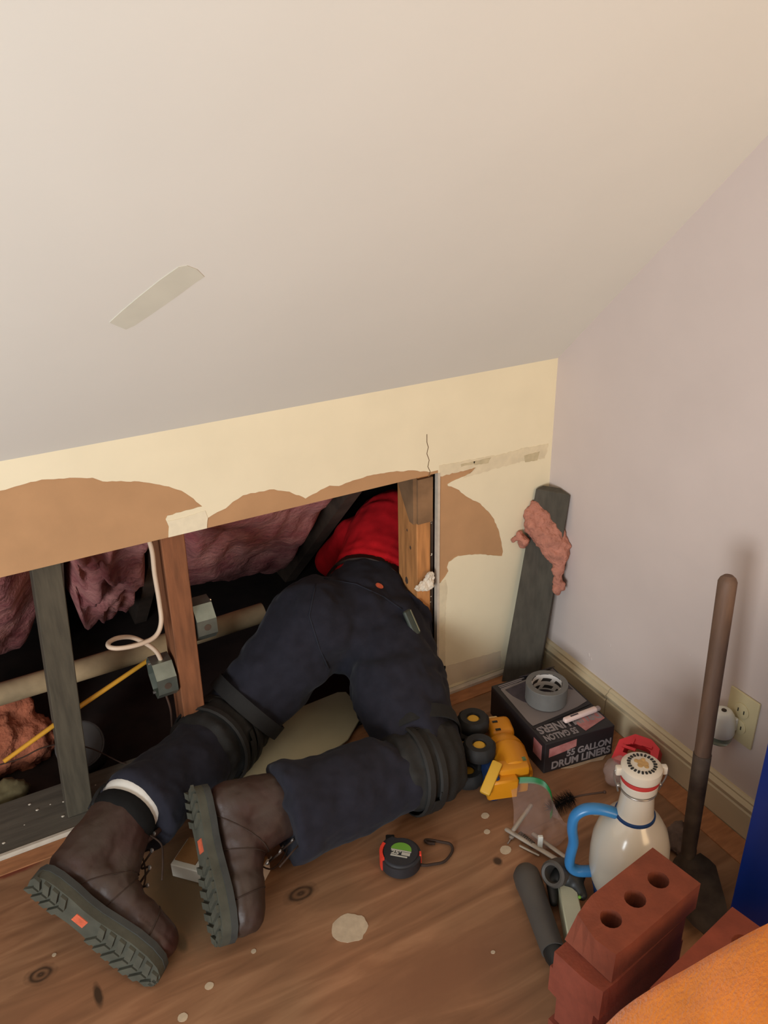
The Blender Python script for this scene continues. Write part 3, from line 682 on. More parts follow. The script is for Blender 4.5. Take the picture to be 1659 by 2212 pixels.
# belt
bd = (waist - pel).normalized(); bc = waist + (pel - waist) * .16
def ring_strip(bm, c, ax, r, wdt, thick, n=40, sq=1.0):
    lathe(bm, [(r, -wdt / 2), (r + thick, -wdt / 2), (r + thick, wdt / 2), (r, wdt / 2), (r, -wdt / 2)], c, ax, n, cap=False)
bm = B(); ring_strip(bm, bc, bd, 0.117, 0.034, 0.007); 
for v in bm.verts: v.co += (v.co - bc).normalized() * (0.003 * fbm(v.co, 20, 2))
keep_clear(bm)
put('belt', bm, M_belt, P_, smooth='auto')
# pocket tool (utility knife clipped to pocket)
q, nn = on_surface(tr, CAMP, ray(886, 1345))
if q is None: q = Vector((-.37, .0, .27)); nn = Vector((.5, -.8, .2))
Mx = frame(q + nn * .004, -UP * .8 + RIGHT * .35, nn)
bm = B(); box(bm, (-.028, -.012, -.004), (.035, .012, .006), Mx, bev=.003); put('pocket_tool', bm, mat('grey_green_tool', rgb(58, 64, 56), .5, .2, 30, .1), P_)
bm = B(); box(bm, (-.026, .006, .006), (.03, .010, .008), Mx, bev=.0008); put('clip', bm, mat('dull_clip', rgb(110, 104, 80), .45, .2, 30, 0, metal=.5), P_)
# knee pads
def kneepad(Ls, Lt, rr, k, thdir, shdir, down):
    thdir = Vector(thdir).normalized(); shdir = Vector(shdir).normalized(); down = Vector(down).normalized()
    side = thdir.cross(shdir).normalized()
    bm = B()
    capsule(bm, k + thdir * Lt, k, rr, rr, 4); capsule(bm, k, k + shdir * Ls, rr, rr + .003, 4); sph(bm, k + down * .012, rr - .002, (1, 1, .85))
    bm = fuse(bm, .0055, lambda p, n: n * (.003 * fbm(p, 25, 3) + .0015 * math.sin((p - k).dot(shdir) * 180)), 3)
    keep_clear(bm, .002)
    o = put('knee_pad', bm, M_pad, P_, smooth=True)
    # ribbed shell segments
    for j, (s, r) in enumerate(((Ls * .30, rr + .003), (Ls * .65, rr + .005), (Ls * 1.0, rr + .006))):
        bm = B(); c = k + shdir * s + down * .004
        lathe(bm, [(r, -.010), (r + .004, -.006), (r + .004, .006), (r, .010)], c, shdir, 30, cap=False)
        bmesh.ops.delete(bm, geom=[f for f in bm.faces if (f.calc_center_median() - c).dot(Vector((-.2, -.6, .75))) > .055 and j == 1], context='FACES')
        keep_clear(bm, .003)
        bmesh.ops.solidify(bm, geom=bm.faces[:], thickness=.002)
        put('rib', bm, M_padol, o, smooth='auto')
    bm = B(); ring_strip(bm, k + thdir * (Lt + .03), thdir, rr + .006, .034, .004); put('strap', bm, M_black, o, smooth='auto')
    return o
kp = kneepad(.045, .045, .086, kneeR, (hipR - kneeR), sdR, (0.35, -.3, -.9))
kpl = kneepad(.085, .028, .089, kneeL, (hipL - kneeL), sdL, (0.2, -.5, -.7))
bpy.context.view_layer.update()
for py in range(1522, 1562, 7):
    q = wl(599, py, -0.02)
    for px in range(606, 560, -3):
        hit, n_ = on_surface(kpl, CAMP, ray(px, py))
        if hit is not None: break
    if hit is not None: q = hit + (CAMP - hit).normalized() * .003
    bm = B(); Mx = frame(q, RIGHT, -FWD); box(bm, (-.0042, -.0024, -.001), (.0042, .0024, .001), Mx, bev=.0006); put('red_label_mark', bm, M_redtag, kpl)
# boots
OUT = [(0.0, .0), (.004, .020), (.015, .030), (.035, .035), (.07, .035), (.10, .031), (.13, .032), (.165, .039), (.20, .045), (.235, .044), (.262, .035), (.278, .019), (.284, .0)]
def boot(M, label_side):
    t = P_
    # sole as slab
    def slab(z0, z1, k=1.0):
        pts = [(x, y * k) for x, y in OUT] + [(x, -y * k) for x, y in OUT[-2:0:-1]]
        bm = B(); prism(bm, [M @ Vector((x, y, z0)) for x, y in pts], (M.to_3x3() @ Vector((0, 0, z1 - z0)))); return bm
    # upper
    bm = B()
    I = lambda x, y, z: M @ Vector((x, y, z))
    capsule(bm, I(.240, .008, .026), I(.19, .006, .036), .040, .041, 3); capsule(bm, I(.240, -.008, .028), I(.19, -.006, .036), .040, .041, 3)
    capsule(bm, I(.19, 0, .034), I(.12, 0, .055), .040, .044, 4)
    capsule(bm, I(.12, 0, .052), I(.040, 0, .040), .044, .040, 3); capsule(bm, I(.052, 0, .045), I(.060, 0, .165), .046, .060, 6)
    capsule(bm, I(.120, 0, .055), I(.078, 0, .150), .042, .052, 4); capsule(bm, I(.045, 0, .04), I(.045, 0, .10), .043, .045, 3)
    bm = fuse(bm, .0042, lambda p, n: n * (.0025 * fbm(p, 22, 3) + .0012 * math.sin((M.inverted() @ p).x * 170) * math.exp(-(((M.inverted() @ p).x - .15) / .05) ** 2)), 3)
    Mi = M.inverted()
    for v in bm.verts:
        l = Mi @ v.co
        if l.z < 0: l.z = 0
        if l.z < .02: l.y *= 1.03
        v.co = M @ l
    up = put('boot', bm, M_boot, P_, smooth=True)
    put('welt', slab(-.008, .004, 1.06), M_welt, up, smooth='auto')
    sl = put('sole', slab(-.024, -.008, 1.0), M_sole, up, smooth='auto')
    # toe cap seam
    # tread lugs : chevrons
    bm = B()
    for x in list(np.arange(.15, .27, .020)) + list(np.arange(.012, .075, .018)):
        hw = np.interp(x, [a for a, b in OUT], [b for a, b in OUT]) * .9
        for s in (-1, 1):
            pts = [(x, s * .003), (x + .012, s * .003), (x + .012 - .010, s * hw), (x - .010, s * hw)]
            prism(bm, [M @ Vector((a, b, -.024)) for a, b in pts], M.to_3x3() @ Vector((0, 0, -.006)))
    box(bm, (.272, -.012, -.030), (.280, .012, -.024), M)
    put('tread', bm, M_sole, up, kind='stuff')
    bm = B(); box(bm, (.098, -.012, -.0255), (.122, .012, -.024), M); put('sole_mark', bm, M_orangetag, up)
    # collar
    bm = B(); c = I(.063, 0, .178); zz = M.to_3x3() @ Vector((0, 0, 1)); xx = M.to_3x3() @ Vector((1, 0, 0))
    lathe(bm, [(.054, -.03), (.0625, -.022), (.066, -.008), (.064, .006), (.057, .012), (.050, .008), (.048, -.02)], c, zz, 28, cap=False)
    bmesh.ops.solidify(bm, geom=bm.faces[:], thickness=.001)
    put('collar', bm, M_black, up, smooth='auto')
    # seams following the leather
    def ringseam(cx, tilt, r_=.0013):
        pts = []; R3 = M.to_3x3()
        for k in range(25):
            a = math.pi * (-.05 + 1.1 * k / 24); d = Vector((tilt * math.sin(a), math.cos(a), math.sin(a)))
            o0 = I(cx, 0, .012); dw = (R3 @ d).normalized(); ok, lc, nn, fi = up.ray_cast(o0 + dw * .3 - ORG[up.name], -dw)
            if ok: pts.append(lc + ORG[up.name] + nn * .0004)
        if len(pts) > 4:
            bm = B(); tube(bm, pts, r_, 6); put('seam', bm, M_lace, up, smooth=True)
    bpy.context.view_layer.update()
    ringseam(.218, -.15, .0016); ringseam(.07, .9); ringseam(.13, .25)
    # tongue
    bm = B(); Mt = frame(I(.126, 0, .165), M.to_3x3() @ Vector((.25, 0, 1)), xx); box(bm, (-.05, -.025, -.006), (.03, .025, .004), Mt, bev=.004, seg=2); put('tongue', bm, M_boot, up, smooth='auto')
    # laces zig zag + eyelets
    bm = B(); pts = []
    for k in range(7):
        f = k / 6; p = Vector((.176 - .046 * f, 0, .088 + .09 * f)); s = .022 if k % 2 else -.022
        pts.append(I(p.x - .004, s, p.z)); 
    tube(bm, smooth_path(pts, 4), .0022, 6)
    tube(bm, smooth_path([Mm if isinstance(Mm, Vector) else I(*Mm) for Mm in ((.106, .02, .165), (.150, .03, .150), (.175, .036, .115), (.150, .04, .09), (.125, .036, .13))], 6), .0018, 6)
    tube(bm, smooth_path([I(.106, -.02, .165), I(.145, -.035, .16), I(.165, -.045, .13), I(.185, -.042, .10)], 6), .0018, 6)
    put('lace', bm, M_lace, up, smooth=True)
    for k in range(4):
        for s in (-1, 1):
            f = k / 3; bm = B(); c2 = I(.170 - .044 * f, s * .027, .084 + .088 * f); lathe(bm, [(.004, -.001), (.004, .0015), (.002, .0015)], c2, M.to_3x3() @ Vector((.7, 0, .7)), 10); put('eyelet', bm, M_steel, up)
    # pull tab at back
    bm = B(); tube(bm, smooth_path([I(.002, -.008, .15), I(-.006, -.006, .185), I(-.004, 0, .205), I(-.006, .006, .185), I(.002, .008, .15)], 4), .003, 8); put('pull_tab', bm, M_black, up, smooth=True)
    return up
boot(RB, 1); boot(LB, -1)
# white sock at left ankle, black at right
zl = LB.to_3x3() @ Vector((0, 0, 1)); bm = B(); lathe(bm, [(.042, -.03), (.056, -.002), (.062, .006), (.065, .016), (.064, .040), (.056, .055)], bt(LB, .063, 0, .188), zl, 30); put('sock', bm, M_white, P_, smooth='auto', label='white ribbed sock showing above the left boot')
zr = RB.to_3x3() @ Vector((0, 0, 1)); bm = B(); lathe(bm, [(.040, -.03), (.052, -.006), (.052, .03)], bt(RB, .056, 0, .185), zr, 30); put('sock', bm, M_black, P_, smooth='auto')

# ================================================================ SMALL THINGS UNDER / ROUND THE PERSON
q = [fl(742, 1497, .016), fl(776, 1560, .014), fl(735, 1640, .010), fl(690, 1660, .008), fl(560, 1700, .006), fl(560, 1640, .008), fl(600, 1570, .012)]
bm = B()
pts = [(-0.93, 0.02), (-0.90, 0.10), (-0.545, 0.125), (-0.525, 0.115), (-0.522, 0.02), (-0.60, -0.05), (-0.75, -0.105), (-0.90, -0.12)]
prism(bm, [(x, y, 0.0125) for x, y in pts], (0, 0, 0.006)); bmesh.ops.bevel(bm, geom=[e for e in bm.edges if abs(e.calc_length()) > .01 and len(e.link_faces) == 2 and e.calc_face_angle() > 1], offset=.0015, segments=1, affect='EDGES')
o = put('kneeling_board', bm, M_beige, loc=(-.7, 0, .0125)); tag(o, 'flat beige board on the floor between the person\'s knees', 'board')
# white painted block under the boot
Mb = frame(fl(372, 1893, 0.0), fl(552, 1942, 0) - fl(372, 1893, 0), (0, 0, 1)); L_ = (fl(552, 1942, 0) - fl(372, 1893, 0)).length
t = thing('wood_block', Mb.translation + (Mb.to_3x3() @ Vector((L_ / 2, .04, 0))), 'small white painted wood block on the floor under the upright boot', 'wood block')
bm = B(); box(bm, (0, 0.0, 0.0), (L_, 0.07, 0.034), Mb, bev=.002); put('painted_body', bm, M_whitewood, t)
bm = B(); box(bm, (L_ - .06, 0.012, 0.0342), (L_ - .004, 0.07, 0.037), Mb); put('raw_top', bm, M_tanwood, t)
bm = B(); box(bm, (.004, 0.012, 0.0342), (.05, 0.07, 0.037), Mb); put('raw_top', bm, M_tanwood, t)

# plaster spot and specks on the floor
def pat(px, py, r, label, n=22, sq=.9, h=.0008, nm='plaster_spot'):
    c = fl(px, py); pts = []
    for k in range(n):
        a = 2 * math.pi * k / n; rr = r * (1 + .12 * noise.noise(Vector((math.cos(a) * 2 + px, math.sin(a) * 2, 1))) + random.uniform(-.04, .04)); pts.append(c + Vector((math.cos(a) * rr, math.sin(a) * rr * sq, 0)))
    bm = B(); prism(bm, pts, (0, 0, h)); o = put(nm, bm, mat('dried_filler', rgb(178, 158, 132), .9, .1, 60, .2), loc=c); tag(o, label, 'plaster', 'plaster drips on the floor'); return o
pat(755, 2005, .034, 'large round dried plaster spot on the floor in front of the boots', 30)
for (px, py, r, l) in ((452, 2130, .008, 'small pale plaster drip below the toe of the upright boot'), (395, 2198, .009, 'small pale plaster drip near the bottom edge of the floor'), (1048, 1762, .009, 'pale plaster drip below the toy truck'), (1052, 1797, .007, 'tiny pale plaster drip left of the steel bars'), (1092, 1836, .012, 'pale plaster blob beside the ends of the steel bars'), (548, 2055, .005, 'tiny plaster drip right of the upright boot toe'), (1065, 2057, .004, 'tiny plaster drip left of the charcoal tube'), (117, 2063, .004, 'tiny plaster drip left of the left boot sole')):
    pat(px, py, r, l, 12)
o = pat(1290, 1756, .014, 'torn white paper scrap behind the blue jug handle', 7, .6, .002, 'paper_scrap'); o['category'] = 'paper'; del o['group']
# tape measure
tc_ = fl(866, 1868, 0); TH = .036
t = thing('tape_measure', tc_, 'black tape measure with a green and white label lying on the floor', 'tape measure')
Mt = frame(tc_, RIGHT.x * Vector((1, 0, 0)) + Vector((0, RIGHT.y, 0)), (0, 0, 1))
pts = []
for k in range(36):
    a = 2 * math.pi * k / 36; r = .0405
    x, y = math.cos(a) * r, math.sin(a) * r
    # squared top left corner (mouth of the case)
    if 100 < math.degrees(a) < 150: x *= 1.15; y *= 1.18
    pts.append((x, y))
bm = B(); prism(bm, [Mt @ Vector((x, y, .001)) for x, y in pts], (0, 0, TH)); bmesh.ops.bevel(bm, geom=[e for e in bm.edges if len(e.link_faces) == 2 and e.calc_face_angle() > 1], offset=.006, segments=3, affect='EDGES'); put('case', bm, M_tapecase, t, smooth='auto')
bm = B(); prism(bm, [Mt @ Vector((math.cos(a) * .0425, math.sin(a) * .0425, .006)) for a in np.linspace(math.radians(146), math.radians(206), 12)] + [Mt @ Vector((math.cos(a) * .036, math.sin(a) * .036, .006)) for a in np.linspace(math.radians(206), math.radians(146), 12)], (0, 0, .0325)); put('side_grip', bm, M_redtag, t, label='red rubber side grip')
bm = B(); box(bm, (.037, -.007, .010), (.0415, .004, .034), Mt, bev=.001); put('side_grip', bm, M_redtag, t, label='small red rubber pad')
Ml = Mt @ Matrix.Rotation(math.radians(-14), 4, 'Z')
bm = B(); prism(bm, [Ml @ Vector((math.cos(a) * .021, .004 + math.sin(a) * .018, TH + .0008)) for a in np.linspace(0, math.pi, 16)], (0, 0, .001)); put('green_label', bm, M_grn, t)
text('label_text', '25\'', .013, Ml @ Matrix.Translation((-.018, -.0085, TH + .0014)), M_txtw, t, .0003, sx=1.2)
bm = B(); box(bm, (.003, -.008, TH + .001), (.020, -.001, TH + .0016), Ml); box(bm, (-.020, .0005, TH + .001), (.021, .0032, TH + .0017), Ml); box(bm, (-.018, -.0135, TH + .001), (.016, -.0105, TH + .0016), Ml); put('label_bar', bm, M_txtw, t)
bm = B(); box(bm, (-.030, .038, .006), (-.012, .052, .030), Mt, bev=.002); put('mouth', bm, M_blkpl, t)
bm = B(); wp = [fl(*q, .006) for q in ((908, 1868), (920, 1869), (935, 1867), (958, 1862), (972, 1848), (978, 1834), (972, 1823), (955, 1819), (925, 1814), (918, 1816), (925, 1821), (940, 1822))]
tube(bm, smooth_path(wp, 6), .0028, 8); put('wrist_strap', bm, M_lace, t, smooth=True)

# ================================================================ CARTON OF BIN LINERS
HB = .085
c00 = Vector((-.2395, -.122, 0)); c10 = Vector((-.060, -.137, 0)); c11 = Vector((-.077, -.382, 0)); c01 = Vector((-.255, -.356, 0))
t = thing('liner_carton', (-.157, -.25, 0), 'black carton of drum liners against the baseboard under the tape roll', 'box')
bm = B(); prism(bm, [c00, c10, c11, c01], (0, 0, HB)); bmesh.ops.bevel(bm, geom=bm.edges[:], offset=.0012, segments=1, affect='EDGES'); put('carton', bm, M_boxblk, t)
def top(u, v, o=.0006):  # u along left->right, v far->near
    a = c00.lerp(c10, u); b = c01.lerp(c11, u); p = a.lerp(b, v); p.z = HB + o; return p
def decal(name, pts, m, o=.0006):
    bm = B(); prism(bm, [top(u, v, o) for u, v in pts], (0, 0, .0004)); return put(name, bm, m, t)
decal('printed_photo', [(.07, .10), (.97, .02), (.97, .60), (.70, .66), (.05, .72), (.04, .64)], M_print_grey)
decal('printed_photo', [(.12, .12), (.55, .08), (.60, .20), (.66, .33), (.60, .44), (.45, .50), (.30, .46), (.20, .36), (.14, .24)], M_print_dark, .0011)
decal('printed_photo', [(.84, .12), (.95, .12), (.95, .40), (.88, .36)], M_print_dark, .0011)
decal('black_band', [(.03, .735), (.98, .62), (.98, .655), (.03, .77)], M_boxblk, .0012)
decal('brand_label', [(.56, .80), (.96, .72), (.97, .88), (.60, .97)], M_print_red)
for k, (a, b) in enumerate(((.08, .50), (.08, .44), (.08, .36))):
    decal('small_print', [(a, .035 + .024 * k), (b, .02 + .024 * k), (b, .032 + .024 * k), (a, .047 + .024 * k)], M_print_txt)
ux = (c10 - c00).normalized(); vx = (c01 - c00).normalized()
# text on top reads from the far side (upside down to the camera)
def topM(u, v): return frame(top(u, v, .0008), -(c11 - c01), (0, 0, 1))
text('printed_text', 'DRUM LINERS', .034, topM(.97, .765), M_print_txt, t, .0003, sx=.78)
text('printed_text', '55 GALLON', .026, topM(.52, .890), M_print_txt, t, .0003, sx=.62)
# front face
fr = (c11 - c01).normalized(); fn = Vector((fr.y, -fr.x, 0)); FM = frame(c01 + fn * .0006, fr, Vector((0, 0, 1)))
def F(x, z, o=0.0): return c01 + fr * x + Vector((0, 0, z)) + fn * (.0006 + o)
FT = Matrix((fr, Vector((0, 0, 1)), fr.cross(Vector((0, 0, 1))))).transposed().to_4x4()
def FMt(x, z): m_ = FT.copy(); m_.translation = F(x, z, .0003); return m_
text('printed_text', '55 GALLON', .025, FMt(.056, .034), M_print_txt, t, .0003, sx=.90)
text('printed_text', 'DRUM LINERS', .028, FMt(.018, .009), M_print_txt, t, .0003, sx=.90)
bm = B(); prism(bm, [F(.010, .045), F(.050, .050), F(.080, .056), F(.080, .077), F(.010, .070)], fn * .0004); put('brand_label', bm, M_print_red, t)
# left side labels
sl_ = (c00 - c01).normalized(); sn = Vector((-1, .06, 0)).normalized()
bm = B(); prism(bm, [c01 + sl_ * .012 + Vector((0, 0, .03)) + sn * .0006, c01 + sl_ * .045 + Vector((0, 0, .03)) + sn * .0006, c01 + sl_ * .045 + Vector((0, 0, .072)) + sn * .0006, c01 + sl_ * .012 + Vector((0, 0, .072)) + sn * .0006], sn * .0004); put('brand_label', bm, M_print_red, t)
# torn cardboard flap under the front edge
bm = B(); prism(bm, [F(.045, .001, .0), F(.07, .001, .008), F(.12, .001, .006), F(.15, .001, .010), F(.165, .001, .0)], (0, 0, .0015)); put('torn_flap', bm, mat('torn_card', rgb(170, 144, 116), .9, .1, 60, .1), t)
# open flap at the far corner
bm = B(); prism(bm, [top(.45, -.01, 0), top(.95, -.01, 0), top(.92, .10, .022), top(.5, .08, .015)], (0, 0, .0012)); put('lid_flap', bm, M_print_dark, t)

# duct tape roll
dc = top(.50, .42, .0030)
t = thing('duct_tape_roll', dc, 'grey roll of duct tape standing on the black carton', 'tape roll')
bm = B(); lathe(bm, [(.036, 0), (.049, 0), (.0498, .001), (.0498, .046), (.049, .047), (.036, .047), (.036, 0)], dc, (0, 0, 1), 48, cap=False); put('tape', bm, M_duct, t, smooth='auto')
mc = bpy.data.materials.new('core_print'); mc.use_nodes = True; N = mc.node_tree.nodes; L = mc.node_tree.links
tcn = N.new('ShaderNodeTexCoord'); ck = N.new('ShaderNodeTexBrick'); ck.inputs['Scale'].default_value = 1.0; ck.inputs['Color1'].default_value = rgb(36, 30, 26) + (1,); ck.inputs['Color2'].default_value = rgb(44, 36, 30) + (1,); ck.inputs['Mortar'].default_value = rgb(196, 188, 180) + (1,)
ck.inputs['Brick Width'].default_value = 0.034; ck.inputs['Row Height'].default_value = 0.020; ck.inputs['Mortar Size'].default_value = 0.0055; ck.inputs['Mortar Smooth'].default_value = 0.05
sp = N.new('ShaderNodeSeparateXYZ'); L.new(tcn.outputs['Object'], sp.inputs[0]); an = N.new('ShaderNodeMath'); an.operation = 'ARCTAN2'; L.new(sp.outputs[1], an.inputs[0]); L.new(sp.outputs[0], an.inputs[1])
ml = N.new('ShaderNodeMath'); ml.operation = 'MULTIPLY'; ml.inputs[1].default_value = .036; L.new(an.outputs[0], ml.inputs[0])
ad = N.new('ShaderNodeMath'); ad.operation = 'MULTIPLY_ADD'; ad.inputs[1].default_value = 0.6; L.new(sp.outputs[2], ad.inputs[0]); L.new(ml.outputs[0], ad.inputs[2])
cb = N.new('ShaderNodeCombineXYZ'); L.new(ad.outputs[0], cb.inputs[0]); L.new(sp.outputs[2], cb.inputs[1]); L.new(cb.outputs[0], ck.inputs['Vector'])
L.new(ck.outputs['Color'], N['Principled BSDF'].inputs['Base Color']); N['Principled BSDF'].inputs['Roughness'].default_value = .6
bm = B(); lathe(bm, [(.0345, .001), (.0358, .001), (.0358, .046), (.0345, .046), (.0345, .001)], dc, (0, 0, 1), 48, cap=False); put('core', bm, mc, t, smooth='auto')

# pale pen shaped tool lying on the carton
pa = fl(1218, 1557, HB + .008); pb = fl(1288, 1531, HB + .008); pm = frame(pa, pb - pa, (0, 0, 1)); pl = (pb - pa).length
t = thing('pocket_tool', pa, 'slim pale pink plastic pocket tool lying on the black carton', 'tool')
bm = B(); box(bm, (0, -.007, -.006), (pl, .007, .006), pm, bev=.0045, seg=3); put('body', bm, M_penpink, t, smooth='auto')
bm = B(); box(bm, (.018, -.0022, .0055), (.040, .0022, .0066), pm, bev=.0004); put('display', bm, M_print_dark, t)
bm = B(); box(bm, (pl - .008, -.006, -.005), (pl + .010, .006, .004), pm, bev=.003, seg=2); put('cap', bm, M_penclear, t, smooth='auto')

# ================================================================ TOY TRUCK (lying on its side)
# truck frame: x = forward (towards knee wall / up in picture), y = truck's up (towards right), z = truck's side (up)
TB = fl(1075, 1640, 0)
fw = (fl(1010, 1510, 0) - fl(1085, 1700, 0)); fw.z = 0; fw.normalize(); upv = Vector((0, 0, 1)).cross(fw) * -1
if upv.x < 0: upv = -upv
MT = Matrix((fw, upv, fw.cross(upv))).transposed().to_4x4()
if MT.to_3x3().col[2].z < 0:
    MT = Matrix((fw, upv, Vector((0, 0, 1)))).transposed().to_4x4()
tcn_ = fl(1078, 1625, .045); MT.translation = Vector((tcn_.x, tcn_.y, 0))
t = thing('toy_truck', (tcn_.x, tcn_.y, 0), 'yellow and blue toy truck lying on its side by the carton', 'toy')
def tt(x, y, z): return MT @ Vector((x, y, z))
# body: barrel shaped yellow rear
bm = B(); 
prof2 = [(-.085, .036), (-.080, .042), (-.03, .046), (.0, .045), (.018, .039), (.024, .032)]
rings = tube(bm, [tt(x, .012, .046) for x, r in prof2], [r for x, r in prof2], 28)
put('drum_body', bm, M_yellow, t, smooth='auto')
bm = B(); lathe(bm, [(.0455, -.0015), (.0472, 0), (.0455, .0015)], tt(-.012, .012, .046), MT.to_3x3() @ Vector((1, 0, 0)), 28, cap=False); bmesh.ops.solidify(bm, geom=bm.faces[:], thickness=.0005); put('seam_band', bm, M_yellow, t, smooth='auto')
# cab
bm = B(); box(bm, (.024, -.012, .010), (.085, .046, .082), MT, bev=.014, seg=3); put('cab', bm, M_yellow, t, smooth='auto')
bm = B(); box(bm, (.040, .030, .030), (.080, .0475, .0735), MT, bev=.006, seg=2); put('windscreen', bm, M_blue_toy, t, smooth='auto')
bm = B(); box(bm, (.080, -.010, .016), (.090, .020, .076), MT, bev=.003); put('bonnet', bm, mat('toy_cream', rgb(214, 180, 120), .4, .05, 20, 0), t)
for zz_ in (.045, .062):
    bm = B(); box(bm, (.030, .0, .0822), (.036, .012, .0835), MT); 
    for v in bm.verts: v.co += MT.to_3x3() @ Vector(((zz_ - .045) * 1.6, 0, 0))
    put('window_mark', bm, M_blkpl, t)
# rear panel with decals
bm = B(); box(bm, (-.098, -.030, .012), (-.066, .040, .084), MT, bev=.006, seg=2); put('rear_panel', bm, M_yellow, t, smooth='auto')
for (x, y, m_) in ((-.066, .004, M_blkpl), (-.070, .020, M_blkpl)):
    bm = B(); prism(bm, [tt(x - .004, y - .004, .0855), tt(x + .010, y - .002, .0855), tt(x + .006, y + .006, .0855), tt(x - .006, y + .003, .0855)], (0, 0, .0006)); put('decal', bm, m_, t)
bm = B(); prism(bm, [tt(-.078, .030, .0845), tt(-.066, .030, .0845), tt(-.066, .038, .0845), tt(-.078, .038, .0845)], (0, 0, .0006)); put('decal', bm, mat('decal_green', rgb(90, 110, 70), .5, .4, 200, 0), t)
bm = B(); box(bm, (-.118, -.058, .020), (-.085, .010, .070), MT, bev=.004); put('rear_hopper', bm, M_yellow, t, smooth='auto')
# lemon bar
Mq = frame(fl(1048, 1712, .055), fl(1074, 1650, .09) - fl(1048, 1712, .055), (-.3, -.4, .9)); ln = (fl(1074, 1650, .09) - fl(1048, 1712, .055)).length
bm = B(); box(bm, (-.004, -.012, -.008), (ln + .004, .012, .008), Mq, bev=.004, seg=2); put('bumper_bar', bm, M_yellow2, t, smooth='auto')
# blue chassis
bm = B(); box(bm, (-.112, -.052, .010), (.078, -.028, .076), MT, bev=.008, seg=2); put('chassis', bm, M_blue_toy, t, smooth='auto')
bm = B(); box(bm, (-.020, -.060, .016), (.050, -.050, .060), MT, bev=.004); put('axle_block', bm, M_blkpl, t)
# wheels: axis vertical (z), two upper, two lower
def wheel(x, y, z):
    c = tt(x, y, z); bm = B()
    prf = [(.015, -.016), (.030, -.018), (.0365, -.012), (.038, 0), (.0365, .012), (.030, .018), (.016, .016), (.014, .0), (.015, -.016)]
    rg = lathe(bm, prf, c, (0, 0, 1), 28, cap=False)
    for j, r_ in enumerate(rg):
        if j in (2, 3, 4):
            for k, v in enumerate(r_):
                if k % 3 == 0: v.co = c + (v.co - c) * .955
    w_ = put('wheel', bm, M_tyre, t, smooth='auto')
    bm = B(); lathe(bm, [(.0145, -.010), (.016, .008), (.012, .012), (.004, .013)], c, (0, 0, 1), 20); put('hub', bm, M_yellow2, w_, smooth='auto')
for x in (.052, -.036):
    bm = B(); tube(bm, [tt(x, -.056, .004), tt(x, -.056, .088)], .005, 10); put('axle', bm, M_blkpl, t)
wheel(.054, -.048, .094); wheel(-.030, -.056, .090)
wheel(.054, -.070, .020); wheel(-.030, -.080, .020)

# ================================================================ GREEN-BANDED CLEAR BAG, STEEL BARS, TUBE BRUSH
t = thing('zip_bag', fl(1150, 1790), 'clear plastic bag with green band, slumped over the steel bars', 'bag')
arc = [(1101, 1682, .060), (1130, 1679, .066), (1155, 1680, .068), (1175, 1688, .062), (1188, 1705, .052), (1193, 1725, .042), (1193, 1745, .030), (1188, 1757, .022)]
ap = smooth_path([fl(x, y, z) for x, y, z in arc], 5)
bm = B(); R_ = []
for i, p in enumerate(ap):
    tdir = (ap[min(i + 1, len(ap) - 1)] - ap[max(i - 1, 0)]).normalized(); sd = Vector((0, 0, -1)).lerp(Vector((-.3, -.6, -.6)), .6).normalized()
    R_.append([bm.verts.new(p), bm.verts.new(p + sd * .013), bm.verts.new(p + sd * .013 + Vector((.0012, .0012, 0))), bm.verts.new(p + Vector((.0012, .0012, 0)))])
for a, b in zip(R_, R_[1:]):
    for k in range(4): bm.faces.new((a[k], a[(k + 1) % 4], b[(k + 1) % 4], b[k]))
bm.faces.new(R_[0]); bm.faces.new(R_[-1]); put('green_band', bm, M_green, t, smooth='auto')
bot = smooth_path([fl(x, y, .003) for x, y in ((1108, 1800), (1120, 1812), (1140, 1826), (1170, 1834), (1200, 1830), (1222, 1812), (1228, 1795), (1212, 1780))], 5)
bm = B(); rows = []; K = 14
for i in range(len(ap)):
    bi = bot[int(i * (len(bot) - 1) / (len(ap) - 1))]; row = []
    for k in range(K + 1):
        s = k / K; p = (ap[i] + Vector((.002, .004, -.013))).lerp(bi, s); p.z = max(.004, ap[i].z * (1 - s) ** 1.3 + .002 + .018 * math.sin(math.pi * s) * s - .006 * (1 - s) + .010 * s * fbm((i * .25, s * 4, 1), 1.1, 3)); p.y -= .008 * math.sin(math.pi * s)
        row.append(bm.verts.new(p))
    rows.append(row)
for a, b in zip(rows, rows[1:]):
    for k in range(K): bm.faces.new((a[k], a[k + 1], b[k + 1], b[k]))
put('film', bm, M_bag, t, smooth=True)
def bar(pa, pb, r, m, label, nm='steel_bar', tip=True):
    bm = B(); pa = Vector(pa); pb = Vector(pb); tube(bm, [pa, pa.lerp(pb, .03), pa.lerp(pb, .97), pb], [r * .7, r, r, r * .75], 10, squash=((0, 0, 1), .6))
    o = put(nm, bm, m, loc=pa, smooth='auto'); tag(o, label, 'tool', 'steel bars under the plastic bag'); return o
M_alu = mat('pale_alu', rgb(166, 154, 140), .4, .08, 30, .05, metal=.45)
bar(fl(1092, 1790, .010), fl(1205, 1858, .010), .0058, M_alu, 'longest pale steel bar, ending at the black collar tool')
bar(fl(1150, 1800, .008), fl(1222, 1852, .008), .005, M_alu, 'pale steel bar at the right, poking from under the bag')
bar(fl(1108, 1794, .024), fl(1148, 1738, .030), .005, M_alu, 'pale steel bar standing inside the clear bag')
bar(fl(1122, 1826, .004), fl(1165, 1848, .004), .0028, M_alu, 'thin steel rod lying in front of the longest bar')
